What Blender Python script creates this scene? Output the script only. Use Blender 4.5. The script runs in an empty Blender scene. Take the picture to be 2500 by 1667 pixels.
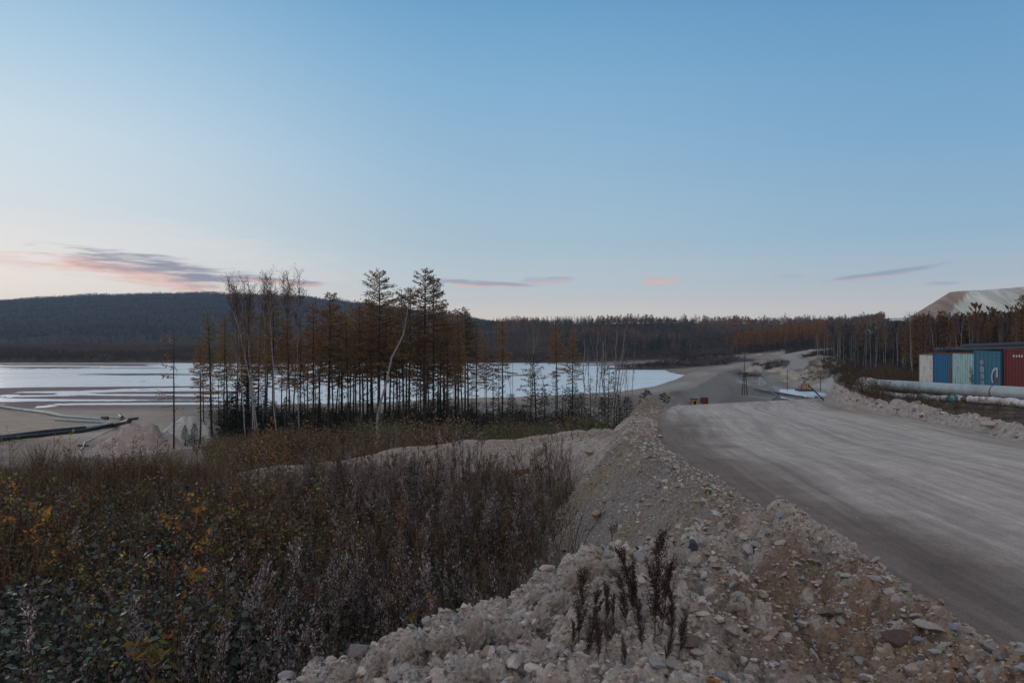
import bpy, bmesh, math, random
import numpy as np
from mathutils import Vector, Matrix

# ------------------------------------------------------------------ camera, sky, sun, exposure
sc = bpy.context.scene
E = 15.0            # eye height above the lake surface (z = 0)
FPX = 1667.0        # focal length in photo pixels
camd = bpy.data.cameras.new('camera'); cam = bpy.data.objects.new('camera', camd)
sc.collection.objects.link(cam); sc.camera = cam
camd.sensor_width = 36; camd.lens = 36 * FPX / 2500; camd.clip_end = 20000; camd.clip_start = 0.1
cam.location = (0, 0, E); cam.rotation_euler = (math.radians(90), 0, 0)
sc.view_settings.view_transform = 'Standard'; sc.view_settings.look = 'None'
sc.view_settings.exposure = 0.0; sc.view_settings.gamma = 1
sc.cycles.use_denoising = True
try: sc.cycles.denoiser = 'OPENIMAGEDENOISE'
except Exception: pass
sc.cycles.max_bounces = 6; sc.cycles.diffuse_bounces = 3; sc.cycles.volume_bounces = 0
sc.cycles.transparent_max_bounces = 6

SUN_AZ = math.radians(-50)          # the sun went down behind the hill at the left
world = bpy.data.worlds.new('World'); sc.world = world; world.use_nodes = True
nt = world.node_tree; N = nt.nodes; L = nt.links; N.clear()
def nd(t, **k):
    n = N.new(t)
    for a, v in k.items(): setattr(n, a, v)
    return n
def mth(op, a, b=None, c=None, clamp=False):
    n = nd('ShaderNodeMath', operation=op); n.use_clamp = clamp
    for i, v in enumerate((a, b, c)):
        if v is None: continue
        if isinstance(v, (int, float)): n.inputs[i].default_value = v
        else: L.new(v, n.inputs[i])
    return n.outputs[0]
def lin(c):
    return tuple(((v/255)/12.92 if v/255 <= .04045 else ((v/255+.055)/1.055)**2.4) for v in c)
def ramp(fac, stops):
    r = nd('ShaderNodeValToRGB'); L.new(fac, r.inputs[0]); e = r.color_ramp.elements
    e[0].position, e[0].color = stops[0][0], (*lin(stops[0][1]), 1)
    e[1].position, e[1].color = stops[-1][0], (*lin(stops[-1][1]), 1)
    for p, c in stops[1:-1]:
        q = e.new(p); q.color = (*lin(c), 1)
    return r.outputs[0]
def mixc(f, a, b):
    n = nd('ShaderNodeMix', data_type='RGBA')
    if isinstance(f, (int, float)): n.inputs[0].default_value = f
    else: L.new(f, n.inputs[0])
    for i, v in ((6, a), (7, b)):
        if isinstance(v, tuple): n.inputs[i].default_value = (*v, 1)
        else: L.new(v, n.inputs[i])
    return n.outputs[2]
tc = nd('ShaderNodeTexCoord'); sx = nd('ShaderNodeSeparateXYZ'); L.new(tc.outputs['Generated'], sx.inputs[0])
az = mth('ARCTAN2', sx.outputs[0], sx.outputs[1]); el = mth('ARCSINE', sx.outputs[2])
eln = mth('DIVIDE', el, math.radians(90), clamp=True)
def EL(py): return math.degrees(math.atan((833-py)/FPX)) / 90
sunside = [(0, (272,260,250)), (EL(735), (270,258,246)), (EL(660), (254,249,245)), (EL(560), (228,237,242)), (EL(400), (212,231,243)),
           (EL(200), (176,210,234)), (EL(0), (143,187,222)), (.45, (150,172,198)), (1, (192,193,197))]
mid     = [(0, (242,228,212)), (EL(760), (238,230,221)), (EL(700), (206,217,223)), (EL(600), (178,204,220)), (EL(400), (154,192,221)),
           (EL(200), (133,181,217)), (EL(0), (110,165,208)), (.45, (140,164,192)), (1, (192,193,197))]
far_    = [(0, (220,210,202)), (EL(760), (224,219,217)), (EL(700), (188,202,215)), (EL(600), (154,190,216)), (EL(400), (128,175,212)),
           (EL(200), (112,163,205)), (EL(0), (92,148,196)), (.45, (126,154,188)), (1, (192,193,197))]
back    = [(0, (190,175,180)), (.06, (236,208,204)), (.16, (232,214,212)), (.35, (216,208,206)), (1, (192,193,197))]
rs, rm, rf, rb = (ramp(eln, s) for s in (sunside, mid, far_, back))
def smooth(v, a, b):
    n = nd('ShaderNodeMapRange', interpolation_type='SMOOTHSTEP'); L.new(v, n.inputs[0])
    n.inputs[1].default_value = a; n.inputs[2].default_value = b; return n.outputs[0]
c1 = mixc(smooth(az, -.72, .0), rs, rm)
c1 = mixc(smooth(az, -.05, .68), c1, rf)
c1 = mixc(mth('MAXIMUM', smooth(az, .8, 1.9), smooth(mth('MULTIPLY', az, -1), 1.0, 2.3)), c1, rb)
# thin evening clouds: lens shapes low over the horizon
cmb = nd('ShaderNodeCombineXYZ'); L.new(mth('MULTIPLY', az, 9), cmb.inputs[0]); L.new(mth('MULTIPLY', el, 70), cmb.inputs[1])
nz = nd('ShaderNodeTexNoise'); nz.inputs['Scale'].default_value = 1.6; nz.inputs['Detail'].default_value = 7; nz.inputs['Roughness'].default_value = .55
L.new(cmb.outputs[0], nz.inputs['Vector']); nzv = mth('SUBTRACT', nz.outputs[0], .5)
cmb2 = nd('ShaderNodeCombineXYZ'); L.new(mth('MULTIPLY', az, 24), cmb2.inputs[0]); L.new(mth('MULTIPLY', el, 260), cmb2.inputs[1])
nz2 = nd('ShaderNodeTexNoise'); nz2.inputs['Scale'].default_value = 1.3; nz2.inputs['Detail'].default_value = 5
L.new(cmb2.outputs[0], nz2.inputs['Vector']); nzw = mth('SUBTRACT', nz2.outputs[0], .5)
def cloud(cur, px, py, hw, hh, tilt, grey, pink, dens, edge=.0, ksoft=.9, lpink=.0):
    a0 = math.atan((px-1250)/FPX); ca = math.cos(a0); e0 = math.atan((833-py)/FPX*ca)
    w = hw/FPX*ca*ca; h = hh/FPX*ca
    u = mth('DIVIDE', mth('SUBTRACT', az, a0), w)
    v = mth('DIVIDE', mth('SUBTRACT', mth('SUBTRACT', el, e0), mth('MULTIPLY', u, -tilt*w/ca)), h)
    q = mth('SUBTRACT', 1.0, mth('ADD', mth('MULTIPLY', u, u), mth('MULTIPLY', v, v)))
    q = mth('ADD', mth('ADD', q, mth('MULTIPLY', nzv, 2.6)), mth('MULTIPLY', nzw, 1.5))
    m = mth('MULTIPLY', smooth(q, edge, edge+ksoft), dens)
    f = smooth(mth('ADD', mth('ADD', v, mth('MULTIPLY', u, lpink)), mth('MULTIPLY', nzv, 2.0)), -.55, .35)
    return mixc(m, cur, mixc(f, lin(pink), lin(grey)))
c1 = cloud(c1, 370, 662, 330, 46, .10, (152,154,174), (252,204,190), .97, ksoft=1.1, lpink=.45)
c1 = cloud(c1, 690, 686, 160, 9, .05, (150,150,175), (240,180,170), .85)
c1 = cloud(c1, 1180, 693, 145, 11, .05, (168,172,192), (244,196,180), .85)
c1 = cloud(c1, 1335, 684, 80, 13, -.02, (176,182,202), (226,192,190), .65)
c1 = cloud(c1, 1612, 684, 62, 12, .0, (218,196,198), (240,200,190), .75)
c1 = cloud(c1, 2150, 669, 175, 9, -.11, (150,164,194), (216,186,188), .7, lpink=.6)
c1 = cloud(c1, 2300, 692, 60, 6, .0, (160,170,196), (176,176,194), .5)
c1 = cloud(c1, 1930, 673, 60, 6, .0, (170,180,200), (190,182,196), .35)
c1 = cloud(c1, 30, 640, 120, 26, .1, (244,206,196), (244,206,196), .4, ksoft=1.4)
c1 = cloud(c1, 470, 590, 420, 50, .12, (238,238,240), (244,238,234), .45, ksoft=1.8)
c1 = cloud(c1, 700, 660, 300, 22, .12, (236,234,236), (240,232,230), .4, ksoft=1.8)
# a physical sky of the sun just under the horizon is blended in with the measured dusk colours
sky = nd('ShaderNodeTexSky', sky_type='NISHITA'); sky.sun_disc = False
sky.sun_elevation = math.radians(1.0); sky.sun_rotation = SUN_AZ
skm = nd('ShaderNodeVectorMath', operation='SCALE'); L.new(sky.outputs[0], skm.inputs[0]); skm.inputs['Scale'].default_value = .12
c1 = mixc(.06, c1, skm.outputs[0])
bg = nd('ShaderNodeBackground'); L.new(c1, bg.inputs[0]); bg.inputs[1].default_value = 1.0
ow = nd('ShaderNodeOutputWorld'); L.new(bg.outputs[0], ow.inputs[0])

sund = bpy.data.lights.new('sun', 'SUN'); sund.energy = .5; sund.angle = math.radians(25); sund.color = (1, .80, .66)
sun = bpy.data.objects.new('sun', sund); sc.collection.objects.link(sun)
sd = Vector((math.sin(SUN_AZ)*math.cos(.2), math.cos(SUN_AZ)*math.cos(.2), math.sin(.2)))
sun.rotation_euler = (-sd).to_track_quat('-Z', 'Y').to_euler()

# ------------------------------------------------------------------ helpers
C = sc.collection
rng = np.random.default_rng(7); random.seed(7)
def tag(o, label=None, cat=None, group=None, kind=None):
    if label: o['label'] = label
    if cat: o['category'] = cat
    if group: o['group'] = group
    if kind: o['kind'] = kind
    return o
def empty(name, loc=(0,0,0), rz=0, **k):
    o = bpy.data.objects.new(name, None); C.objects.link(o); o.location = loc; o.rotation_euler = (0,0,rz)
    o.empty_display_size = .3
    return tag(o, **k)
def make_mesh(name, V, F, cols=None, smooth=False, attrs=None):
    """V (n,3); F (m,k) array or list of arrays of equal-size faces"""
    me = bpy.data.meshes.new(name); V = np.asarray(V, np.float32)
    Fs = F if isinstance(F, list) else [F]
    Fs = [np.asarray(f, np.int32) for f in Fs if len(f)]
    me.vertices.add(len(V)); me.vertices.foreach_set('co', V.ravel())
    nl = sum(f.size for f in Fs); npoly = sum(len(f) for f in Fs)
    me.loops.add(nl); me.polygons.add(npoly)
    me.loops.foreach_set('vertex_index', np.concatenate([f.ravel() for f in Fs]))
    sizes = np.concatenate([np.full(len(f), f.shape[1], np.int32) for f in Fs])
    starts = np.concatenate([[0], np.cumsum(sizes)[:-1]]).astype(np.int32)
    me.polygons.foreach_set('loop_start', starts)
    try: me.polygons.foreach_set('loop_total', sizes)
    except Exception: pass
    me.polygons.foreach_set('use_smooth', np.full(npoly, smooth, bool))
    if cols is not None:
        a = me.color_attributes.new('Col', 'FLOAT_COLOR', 'POINT')
        cc = np.ones((len(V), 4), np.float32); cc[:, :3] = cols; a.data.foreach_set('color', cc.ravel())
    me.update(calc_edges=True); me.validate()
    return me
def link(name, me, mat=None, parent=None, **k):
    o = bpy.data.objects.new(name, me); C.objects.link(o)
    if mat is not None and not len(me.materials):
        for m in (mat if isinstance(mat, (list, tuple)) else [mat]): me.materials.append(m)
    if parent: o.parent = parent
    return tag(o, **k)
class MB:
    def __init__(s): s.V=[]; s.Q=[]; s.C=[]; s.n=0
    def add(s, V, Q, col=(1,1,1)):
        V = np.asarray(V, float); s.V.append(V); s.Q.append(np.asarray(Q, int)+s.n); s.n += len(V)
        s.C.append(np.broadcast_to(np.asarray(col, float), (len(V), 3)))
    def tube(s, P, R, n=6, col=(1,1,1), cap=False):
        P = np.asarray(P, float); R = np.broadcast_to(np.asarray(R, float), (len(P),))
        T = np.gradient(P, axis=0); T /= np.linalg.norm(T, axis=1)[:, None]+1e-9
        up = np.array([0,0,1.]) if abs(T[0,2]) < .9 else np.array([1.,0,0])
        A = np.cross(T, up); A /= np.linalg.norm(A, axis=1)[:, None]+1e-9; B = np.cross(T, A)
        th = np.arange(n)*2*math.pi/n
        V = P[:,None,:]+R[:,None,None]*(np.cos(th)[None,:,None]*A[:,None,:]+np.sin(th)[None,:,None]*B[:,None,:])
        m = len(P); i = np.arange(m-1)[:,None]*n; j = np.arange(n)[None,:]; k = (j+1) % n
        Q = np.stack([i+j, i+k, i+n+k, i+n+j], -1).reshape(-1,4)
        s.add(V.reshape(-1,3), Q, col)
        if cap:
            for e, o in ((0, P[0]), (m-1, P[-1])):
                for a in range(n//2):
                    pass
            for e in (0, m-1):
                c0 = V[e]; cen = P[e][None,:]
                VV = np.concatenate([c0, cen]); q = []
                for a in range(0, n, 2): q.append([a, (a+1) % n, (a+2) % n, n])
                s.add(VV, q, col)
    def box(s, c, d, col=(1,1,1), rot=None):
        c = np.asarray(c, float); d = np.asarray(d, float)/2
        V = np.array([[x,y,z] for x in (-1,1) for y in (-1,1) for z in (-1,1)])*d
        if rot is not None: V = V @ np.array(rot).T
        s.add(V+c, [[0,1,3,2],[4,6,7,5],[0,4,5,1],[2,3,7,6],[0,2,6,4],[1,5,7,3]], col)
    def leaves(s, P, D, Ln, Wd, col, r=rng):
        """diamond leaves; P base (n,3), D unit directions, lengths, widths, colours (n,3)"""
        n = len(P); D = D/(np.linalg.norm(D, axis=1)[:,None]+1e-9)
        S = np.cross(D, r.normal(size=(n,3))); S /= np.linalg.norm(S, axis=1)[:,None]+1e-9
        Ln = np.broadcast_to(Ln, (n,))[:,None]; Wd = np.broadcast_to(Wd, (n,))[:,None]
        V = np.stack([P, P+D*Ln*.45+S*Wd/2, P+D*Ln, P+D*Ln*.45-S*Wd/2], 1).reshape(-1,3)
        Q = np.arange(n*4).reshape(n,4)
        s.V.append(V); s.Q.append(Q+s.n); s.n += n*4
        s.C.append(np.repeat(np.broadcast_to(np.asarray(col, float), (n,3)), 4, axis=0))
    def arr(s):
        return np.concatenate(s.V), np.concatenate(s.Q), np.concatenate(s.C)
    def mesh(s, name, smooth=False): V,Q,Cc = s.arr(); return make_mesh(name, V, Q, Cc, smooth)
    def build(s, name, mat, parent=None, smooth=False, **k): return link(name, s.mesh(name, smooth), mat, parent, **k)

# numpy noise
def _h(ix, iy, s):
    h = (ix.astype(np.int64)*374761393 + iy.astype(np.int64)*668265263 + s*1442695041) & 0xffffffff
    h = ((h ^ (h >> 13))*1274126177) & 0xffffffff
    h = ((h ^ (h >> 16))*2246822519) & 0xffffffff
    return ((h ^ (h >> 15)) & 0xffffff)/float(0xffffff)
def vnoise(x, y, s=0):
    ix = np.floor(x); iy = np.floor(y); fx = x-ix; fy = y-iy; ix = ix.astype(np.int64); iy = iy.astype(np.int64)
    fx = fx*fx*fx*(fx*(fx*6-15)+10); fy = fy*fy*fy*(fy*(fy*6-15)+10)
    a = _h(ix,iy,s); b = _h(ix+1,iy,s); c = _h(ix,iy+1,s); d = _h(ix+1,iy+1,s)
    return (a+(b-a)*fx+(c-a)*fy+(a-b-c+d)*fx*fy)*2-1
def fbm(x, y, s=0, o=4, g=.5):
    r = 0; a = 1; t = 0
    for k in range(o):
        c, si = math.cos(k*.7), math.sin(k*.7)
        r = r+a*vnoise((x*c-y*si)*2.03**k+k*17.3, (x*si+y*c)*2.03**k-k*9.1, s+k); t += a; a *= g
    return r/t
def worley(x, y, s=0):
    ix = np.floor(x).astype(np.int64); iy = np.floor(y).astype(np.int64); f1 = np.full(np.shape(x), 9.); f2 = f1.copy(); cid = f1.copy()
    for dx in (-1,0,1):
        for dy in (-1,0,1):
            a = ix+dx; b = iy+dy; px = a+_h(a,b,s); py = b+_h(a,b,s+5); d = (px-x)**2+(py-y)**2
            nf = d < f1; f2 = np.where(nf, f1, np.minimum(f2, d)); cid = np.where(nf, _h(a,b,s+9), cid); f1 = np.minimum(f1, d)
    return np.sqrt(f1), np.sqrt(f2), cid
def sstep(a, b, x): t = np.clip((x-a)/(b-a), 0, 1); return t*t*(3-2*t)
def smax(a, b, k=.3): h = np.clip(.5+.5*(a-b)/k, 0, 1); return b+(a-b)*h+k*h*(1-h)
relu = lambda v: np.maximum(v, 0)

# ------------------------------------------------------------------ the land (heights relative to the eye, lake at -15)
COLS = {
 -700:[(20,-5),(50,-11),(90,-14.2),(140,-14.7),(170,-15.05),(470,-15.5),(490,-14.5),(650,-9.5),(800,-3),(1100,18),(1500,66),(2000,112),(2600,96),(7000,40)],
 0:   [(20,-5),(45,-9.5),(75,-13.3),(110,-14.2),(140,-14.7),(165,-15.02),(470,-15.4),(486,-14.6),(650,-10),(800,-4),(1100,18),(1500,70),(2000,119),(2600,100),(7000,40)],
 250: [(20,-5),(45,-9.5),(75,-13.2),(110,-14.2),(140,-14.7),(165,-15.02),(470,-15.4),(486,-14.6),(650,-10),(800,-4),(1100,20),(1500,80),(2000,138),(2600,110),(7000,40)],
 500: [(20,-5),(45,-9),(75,-13),(110,-14.2),(150,-14.8),(172,-15.1),(470,-15.4),(486,-14.6),(650,-10),(800,-4),(1100,20),(1500,82),(2000,142),(2600,110),(7000,40)],
 750: [(20,-5),(45,-8.6),(75,-12.8),(110,-14.1),(150,-14.7),(172,-15.2),(470,-15.4),(486,-14.6),(650,-10),(800,-4),(1100,20),(1500,78),(2000,131),(2600,100),(7000,40)],
 960: [(20,-5),(45,-8),(75,-12.4),(110,-13.9),(150,-14.6),(172,-15.3),(470,-15.4),(486,-14.6),(600,-12),(800,-4),(1100,14),(1500,55),(2000,98),(2600,90),(7000,40)],
 1100:[(20,-5),(45,-7.6),(75,-12),(110,-13.7),(150,-14.6),(172,-15.3),(470,-15.4),(486,-14.6),(560,-12.5),(720,0),(900,12),(1200,20),(1500,50),(2000,78),(7000,40)],
 1250:[(20,-5),(45,-7.5),(75,-12),(115,-13.8),(150,-14.5),(174,-15.3),(470,-15.4),(486,-14.6),(560,-12),(720,4),(900,21),(1300,30),(2000,40),(7000,40)],
 1400:[(20,-4.6),(40,-6.2),(60,-10),(90,-13.3),(120,-14.1),(160,-14.6),(185,-15.4),(470,-15.4),(486,-14.6),(560,-12),(720,4),(900,22),(1300,30),(7000,40)],
 1500:[(20,-4.4),(36,-4.6),(46,-7.6),(70,-12.8),(100,-15.5),(140,-17),(175,-16.5),(190,-15.6),(440,-15.4),(470,-14),(560,-11.5),(720,4),(900,22),(1300,30),(7000,40)],
 1600:[(20,-3.5),(36,-3.6),(46,-7.2),(70,-13.4),(100,-17),(130,-18),(180,-17.8),(190,-15.8),(400,-15.4),(430,-13.8),(560,-11.5),(720,4),(900,22),(1300,30),(7000,40)],
 1700:[(37,-3.6),(48,-6.4),(62,-10),(92,-15.5),(120,-17.8),(225,-18),(260,-16.5),(330,-14),(430,-12.6),(520,-11.6),(600,-6),(740,5),(900,22),(1300,30),(7000,40)],
 1850:[(40,-3.8),(50,-6.2),(62,-8.6),(92,-14),(125,-17.6),(235,-17.8),(262,-16.6),(300,-14),(360,-11.5),(420,-10.4),(480,-8),(600,-1),(740,6),(900,22),(1300,30),(7000,40)],
 1960:[(44,-3.9),(52,-5.2),(64,-7.4),(95,-12.5),(135,-17.4),(240,-17.8),(262,-16),(290,-12.5),(340,-7.5),(420,-6),(480,-3),(600,3),(740,9),(900,22),(1300,30),(7000,40)],
 2060:[(48,-3.6),(56,-4.3),(70,-6.5),(100,-11),(150,-15.8),(225,-16.6),(245,-14),(270,-10),(300,-8.4),(400,-4.5),(500,0),(600,5),(740,10),(900,24),(7000,40)],
 2150:[(48,-3.5),(58,-3.9),(80,-6),(120,-8.2),(190,-9.6),(240,-8.2),(300,-4.5),(400,1),(480,6),(600,12),(740,18),(900,30),(7000,40)],
 2300:[(48,-3.4),(58,-3.8),(80,-5.8),(120,-8),(190,-7.5),(240,-5.5),(300,-2),(400,6),(480,10),(600,16),(740,22),(900,34),(7000,40)],
 2500:[(48,-3.3),(60,-3.8),(80,-5.5),(120,-8),(190,-6),(240,-3),(300,0),(400,9),(480,12),(600,18),(740,24),(900,36),(7000,40)],
 3200:[(48,-3.2),(60,-3.6),(80,-4.5),(120,-6),(190,-4),(240,-1),(300,2),(400,9),(480,12),(600,18),(740,24),(900,36),(7000,40)],
}
LK = np.log(np.geomspace(10, 7000, 240)); PXK = np.array(sorted(COLS), float)
TAB = np.stack([np.interp(LK, np.log([a for a,b in COLS[int(p)]]), [b for a,b in COLS[int(p)]]) for p in PXK])
kk = np.array([1,2,3,2,1])/9.
TAB = np.stack([np.convolve(np.pad(r, 2, 'edge'), kk, 'valid') for r in TAB])
UK = np.arctan((PXK-1250)/FPX)
UF = np.linspace(UK[0], UK[-1], 260)
TABF = np.stack([np.interp(UF, UK, TAB[:,j]) for j in range(TAB.shape[1])], 1)
for _ in range(3): TABF = (np.pad(TABF, ((1,1),(0,0)), 'edge')[:-2]+TABF*2+np.pad(TABF, ((1,1),(0,0)), 'edge')[2:])/4
def table(u, lD):
    fu = np.clip((u-UF[0])/(UF[-1]-UF[0])*(len(UF)-1), 0, len(UF)-1.001); fl = np.clip((lD-LK[0])/(LK[-1]-LK[0])*(len(LK)-1), 0, len(LK)-1.001)
    iu = fu.astype(int); il = fl.astype(int); a = fu-iu; b = fl-il
    return (TABF[iu,il]*(1-a)+TABF[iu+1,il]*a)*(1-b)+(TABF[iu,il+1]*(1-a)+TABF[iu+1,il+1]*a)*b

def polyd(x, y, P):
    """distance to polyline (xy..., value) and interpolated values; also signed side"""
    best = np.full(np.shape(x), 1e9); val = np.zeros(np.shape(x)); side = np.zeros(np.shape(x)); par = np.zeros(np.shape(x))
    s0 = 0
    for a, b in zip(P[:-1], P[1:]):
        dx, dy = b[0]-a[0], b[1]-a[1]; l2 = dx*dx+dy*dy
        t = np.clip(((x-a[0])*dx+(y-a[1])*dy)/l2, 0, 1); d = np.hypot(x-a[0]-t*dx, y-a[1]-t*dy)
        m = d < best; best = np.where(m, d, best); val = np.where(m, a[2]+(b[2]-a[2])*t, val)
        side = np.where(m, np.sign((x-a[0])*dy-(y-a[1])*dx), side); par = np.where(m, s0+t*math.sqrt(l2), par); s0 += math.sqrt(l2)
    return best, val, side, par
def PD(px, D, z): return ((px-1250)/FPX*D, D, z)

YL = [-30,2,5,15,19,25,30,35,38,45,60]; XLv = [4.4,4.0,3.8,3.55,4.0,5.3,6.7,8.2,9.3,12,18]
YR = [-30,0,10,18.5,24,30,35,46,55]; XRv = [12,12.6,13.1,13.9,15.2,16.3,16.8,21,27]
def xl(y): return np.interp(y, YL, XLv)
def xr(y): return np.interp(y, YR, XRv)
FX = [-9,-6.5,-5,-3.4,-2.6,-1.8,-.9,-.3,.15,.6,1.3,2.4,3.4,4.4]
FY = [3.5,4.6,5.5,6.1,6.3,6.4,6.3,6.3,6.4,6.8,7.1,7.8,8.4,9.2]
FZ = [-5.3,-5.0,-4.7,-4.0,-3.5,-3.08,-2.66,-2.42,-2.32,-2.16,-2.1,-2.12,-2.16,-2.4]
BEN = [(4.3,22,-3.0),(2.7,24.3,-3.35),(.6,25.8,-3.95),(-1.8,26.2,-4.3),(-5,25.8,-4.6),(-9,26,-5.0)]
DAM = [PD(700,158,-14.9),PD(950,160,-14.6),PD(1150,166,-14.2),PD(1400,174,-14),PD(1550,184,-13.7),PD(1645,203,-13.4),PD(1692,236,-13),PD(1722,280,-12.6),PD(1785,336,-12.3),PD(1850,385,-11.4),PD(1900,420,-9.5),PD(1930,440,-8.2)]
HROAD = [PD(1930,300,-13.2),PD(1950,318,-10.8),PD(1952,330,-9.4),PD(1925,350,-8.2),PD(1925,372,-7.2),PD(1975,395,-5.4),PD(2010,420,-5)]
# mounds: px, D, top z, rx, ry, sharp
MOUNDS = [(1745,388,-7.8,34,16),(1690,385,-10.5,40,14),(1620,372,-13.0,34,10),(1790,300,-14.6,16,12),
          (2005,330,-6.6,13,20),(1900,345,-9.5,12,16),(1850,330,-11.4,12,12),(1975,300,-10.5,12,14),
          (1278,300,-14.5,10,3),(1530,427,-14.4,44,3.5),(1575,470,-14.3,30,4),(1560,375,-14.2,24,4),
          (345,86,-10.1,7.2,5.4),(300,82,-12.0,5.6,4.2),(462,93,-10.2,6.6,4.6),(508,96,-11.2,4.8,3.6),(1900,228,-15.9,3.5,22),
          (2190,400,12.5,13,18)]
LAKE_SHORE_Y = None

def near(x, y):
    r0 = -2.5-.045*relu(y-14)
    dl = (y-38)-(x-9)*12/14
    road = r0-.27*relu(dl)*.76 + .02*fbm(x*.35, y*.12, 3, 3)
    L_ = xl(y); R_ = xr(y); d = x-L_; e = x-R_
    # left: pit, bank
    zp = -5.0+.18*fbm(x*.3, y*.3, 11, 3) - .125*relu(y-24) - .28*relu(y-23)*sstep(-7,-12,x) + .35*sstep(-8,-16,x)
    bank = r0+.02-.32*relu(y-38.5)-1.08*relu(-d-.9-.25*fbm(x*.5,y*.5,5,2))
    left = smax(zp, bank, .25)
    bd, bz, bs, bp = polyd(x, y, BEN)
    left = smax(left, bz-.85*relu(bd-1.5), .2)
    for mx, my, mz, mr in ((3.35,27.6,.75,1.35),(5.7,31,.75,1.5),(1.9,28.3,.4,1.4),(-1.6,28,.3,1.6),(-4.5,27.6,.3,1.6)):
        left = left+mz*np.exp(-((x-mx)**2+(y-my)**2)/mr**2)
    yc = np.interp(x, FX, FY); zc = np.interp(x, FX, FZ)+.10*fbm(x*2.1, x*0+3., 21, 3)
    t = np.clip(y/yc, -3, 1)
    mound = np.where(y < yc, zc+(-1.85-zc)*(1-t)**1.6-.22*np.exp(-((t-.62)/.22)**2)*sstep(.2,1.6,x), zc-1.25*(y-yc))
    mound = np.where(y < -1, -1.85, mound)
    mound = mound - .9*relu(-x-1.0)*sstep(5,1,y)
    mound = np.maximum(mound, zp)
    left = smax(left, mound, .12)
    # berm of small rubble on the road's left edge
    left = left+.14*np.exp(-((d+.5)/.42)**2)*sstep(24,16,y)+.1*np.exp(-((d+.4)/.5)**2)*sstep(16,26,y)
    right = -2.95-.011*y+.07*fbm(x*.5,y*.5,31,3)
    right = np.where(y < 22, np.minimum(right, r0+.1), right)
    right = right + .55*np.exp(-((e-.75)/.55)**2)*(1+.35*fbm(x*.9,y*.9,8,2)) + .12*np.exp(-((e-1.9)/.5)**2)
    wr = sstep(-.25, .25, d); z = left*(1-wr)+road*wr
    wr = sstep(-.1, .5, e); z = z*(1-wr)+right*wr
    return z
def H0(x, y):
    x = np.asarray(x, float); y = np.asarray(y, float); r = np.hypot(x, y)
    u = np.arctan2(x, y); D = np.where(y > r*.62, y, r*.62)
    far = table(np.clip(u, UF[0], UF[-1]), np.log(np.maximum(D, 1)))
    back = sstep(1.0, 1.5, np.abs(u)); far = far*(1-back)+(-4)*back
    # rolling noise grows with distance
    far = far + fbm(x*.018, y*.018, 41, 4)*np.interp(D, [40,120,480,520,900,2000], [0,.25,.0,.8,3.5,7])
    far = far + sstep(250,275,D)*sstep(450,420,D)*sstep(.30,.34,x/np.maximum(D,1))*sstep(.50,.46,x/np.maximum(D,1))*(3.4*fbm(x*.06,y*.03,83,4)+1.1*fbm(x*.2,y*.09,85,3)) + sstep(90,110,D)*sstep(250,230,D)*sstep(.24,.28,x/np.maximum(D,1))*.35*fbm(x*.09,y*.05,87,4)
    fl = sstep(40,80,D)*sstep(170,140,D); far = far+fl*.22*fbm(x*.12,y*.12,43,3)
    # mud flats and bars in the shallow left part of the lake
    Dw = D+16*fbm(x*.009+3, y*.012, 63, 3); mud = 1.5*fbm(x*.010+.8*fbm(x*.012,y*.02,61,2), y*.06, 47, 5)
    ml = np.interp(x/np.maximum(D,1), [-2,-.56,-.40,-.27,-.1], [1,1,.62,.12,0])
    zone = sstep(150,168,D)*sstep(474,460,D)
    band = np.interp(Dw, [150,165,185,200,216,232,262,300,370,420,455,475], [.5,-.3,-.2,.30,.26,-.35,-.45,-.30,-.5,.02,.15,-.1])
    mudz = -15.0 + .30*np.clip((mud*.95+band-.06)*1.0, -.6, .35)
    far = far*(1-zone*ml)+mudz*zone*ml
    for px, Dm, zt, rx, ry in MOUNDS:
        mx = (px-1250)/FPX*Dm; q = ((x-mx)/rx)**2+((y-Dm)/ry)**2; q = q*(1+.35*fbm(x/rx*1.3, y/rx*1.3, px, 3))
        b = 1-q if Dm > 250 else 1-q**.62-.25*fbm(x*.9, y*.9, px+3, 3)*(Dm < 100)
        base = 2. if px == 2190 else (-17. if (px > 1640 and Dm > 130) else -15.2)
        far = smax(far, base+(zt-base)*np.clip(b, -6, 1), .15 if Dm < 250 else .5)
    d, v, s, p = polyd(x, y, DAM)
    far = smax(far, v+.25*fbm(x*.1,y*.1,51,3)-relu(d-5.5)*.55, .3)
    d, v, s, p = polyd(x, y, HROAD); w = sstep(9, 3.5, d); far = far*(1-w)+v*w
    far = far-1.0*np.exp(-(((x-97)/14)**2+((y-232)/20)**2)**2)
    # spoil heap
    hx = .642*y+5*fbm(y*.02, y*0, 71, 2); dh = np.hypot(relu(hx-x)*.84, relu(455-y))
    heap = 33.0+.075*(x-296)+fbm(x*.03,y*.03,73,3)*.8-.64*dh+.9*fbm(x*.05, y*.012, 77, 3)*sstep(0,12,dh)
    far = np.maximum(far, np.where(D > 330, heap, -99))
    q = x/np.maximum(y, 1); wy0 = 33+14*sstep(.12,.3,q)
    w = sstep(0, 12, np.where(y > 0, np.maximum(y, (np.abs(x)-20)*.9), r*.9)-wy0)
    w = np.where((y <= 0), sstep(34, 60, r), w)
    n = near(x, np.minimum(y, 70))
    return n*(1-w)+far*w
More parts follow.
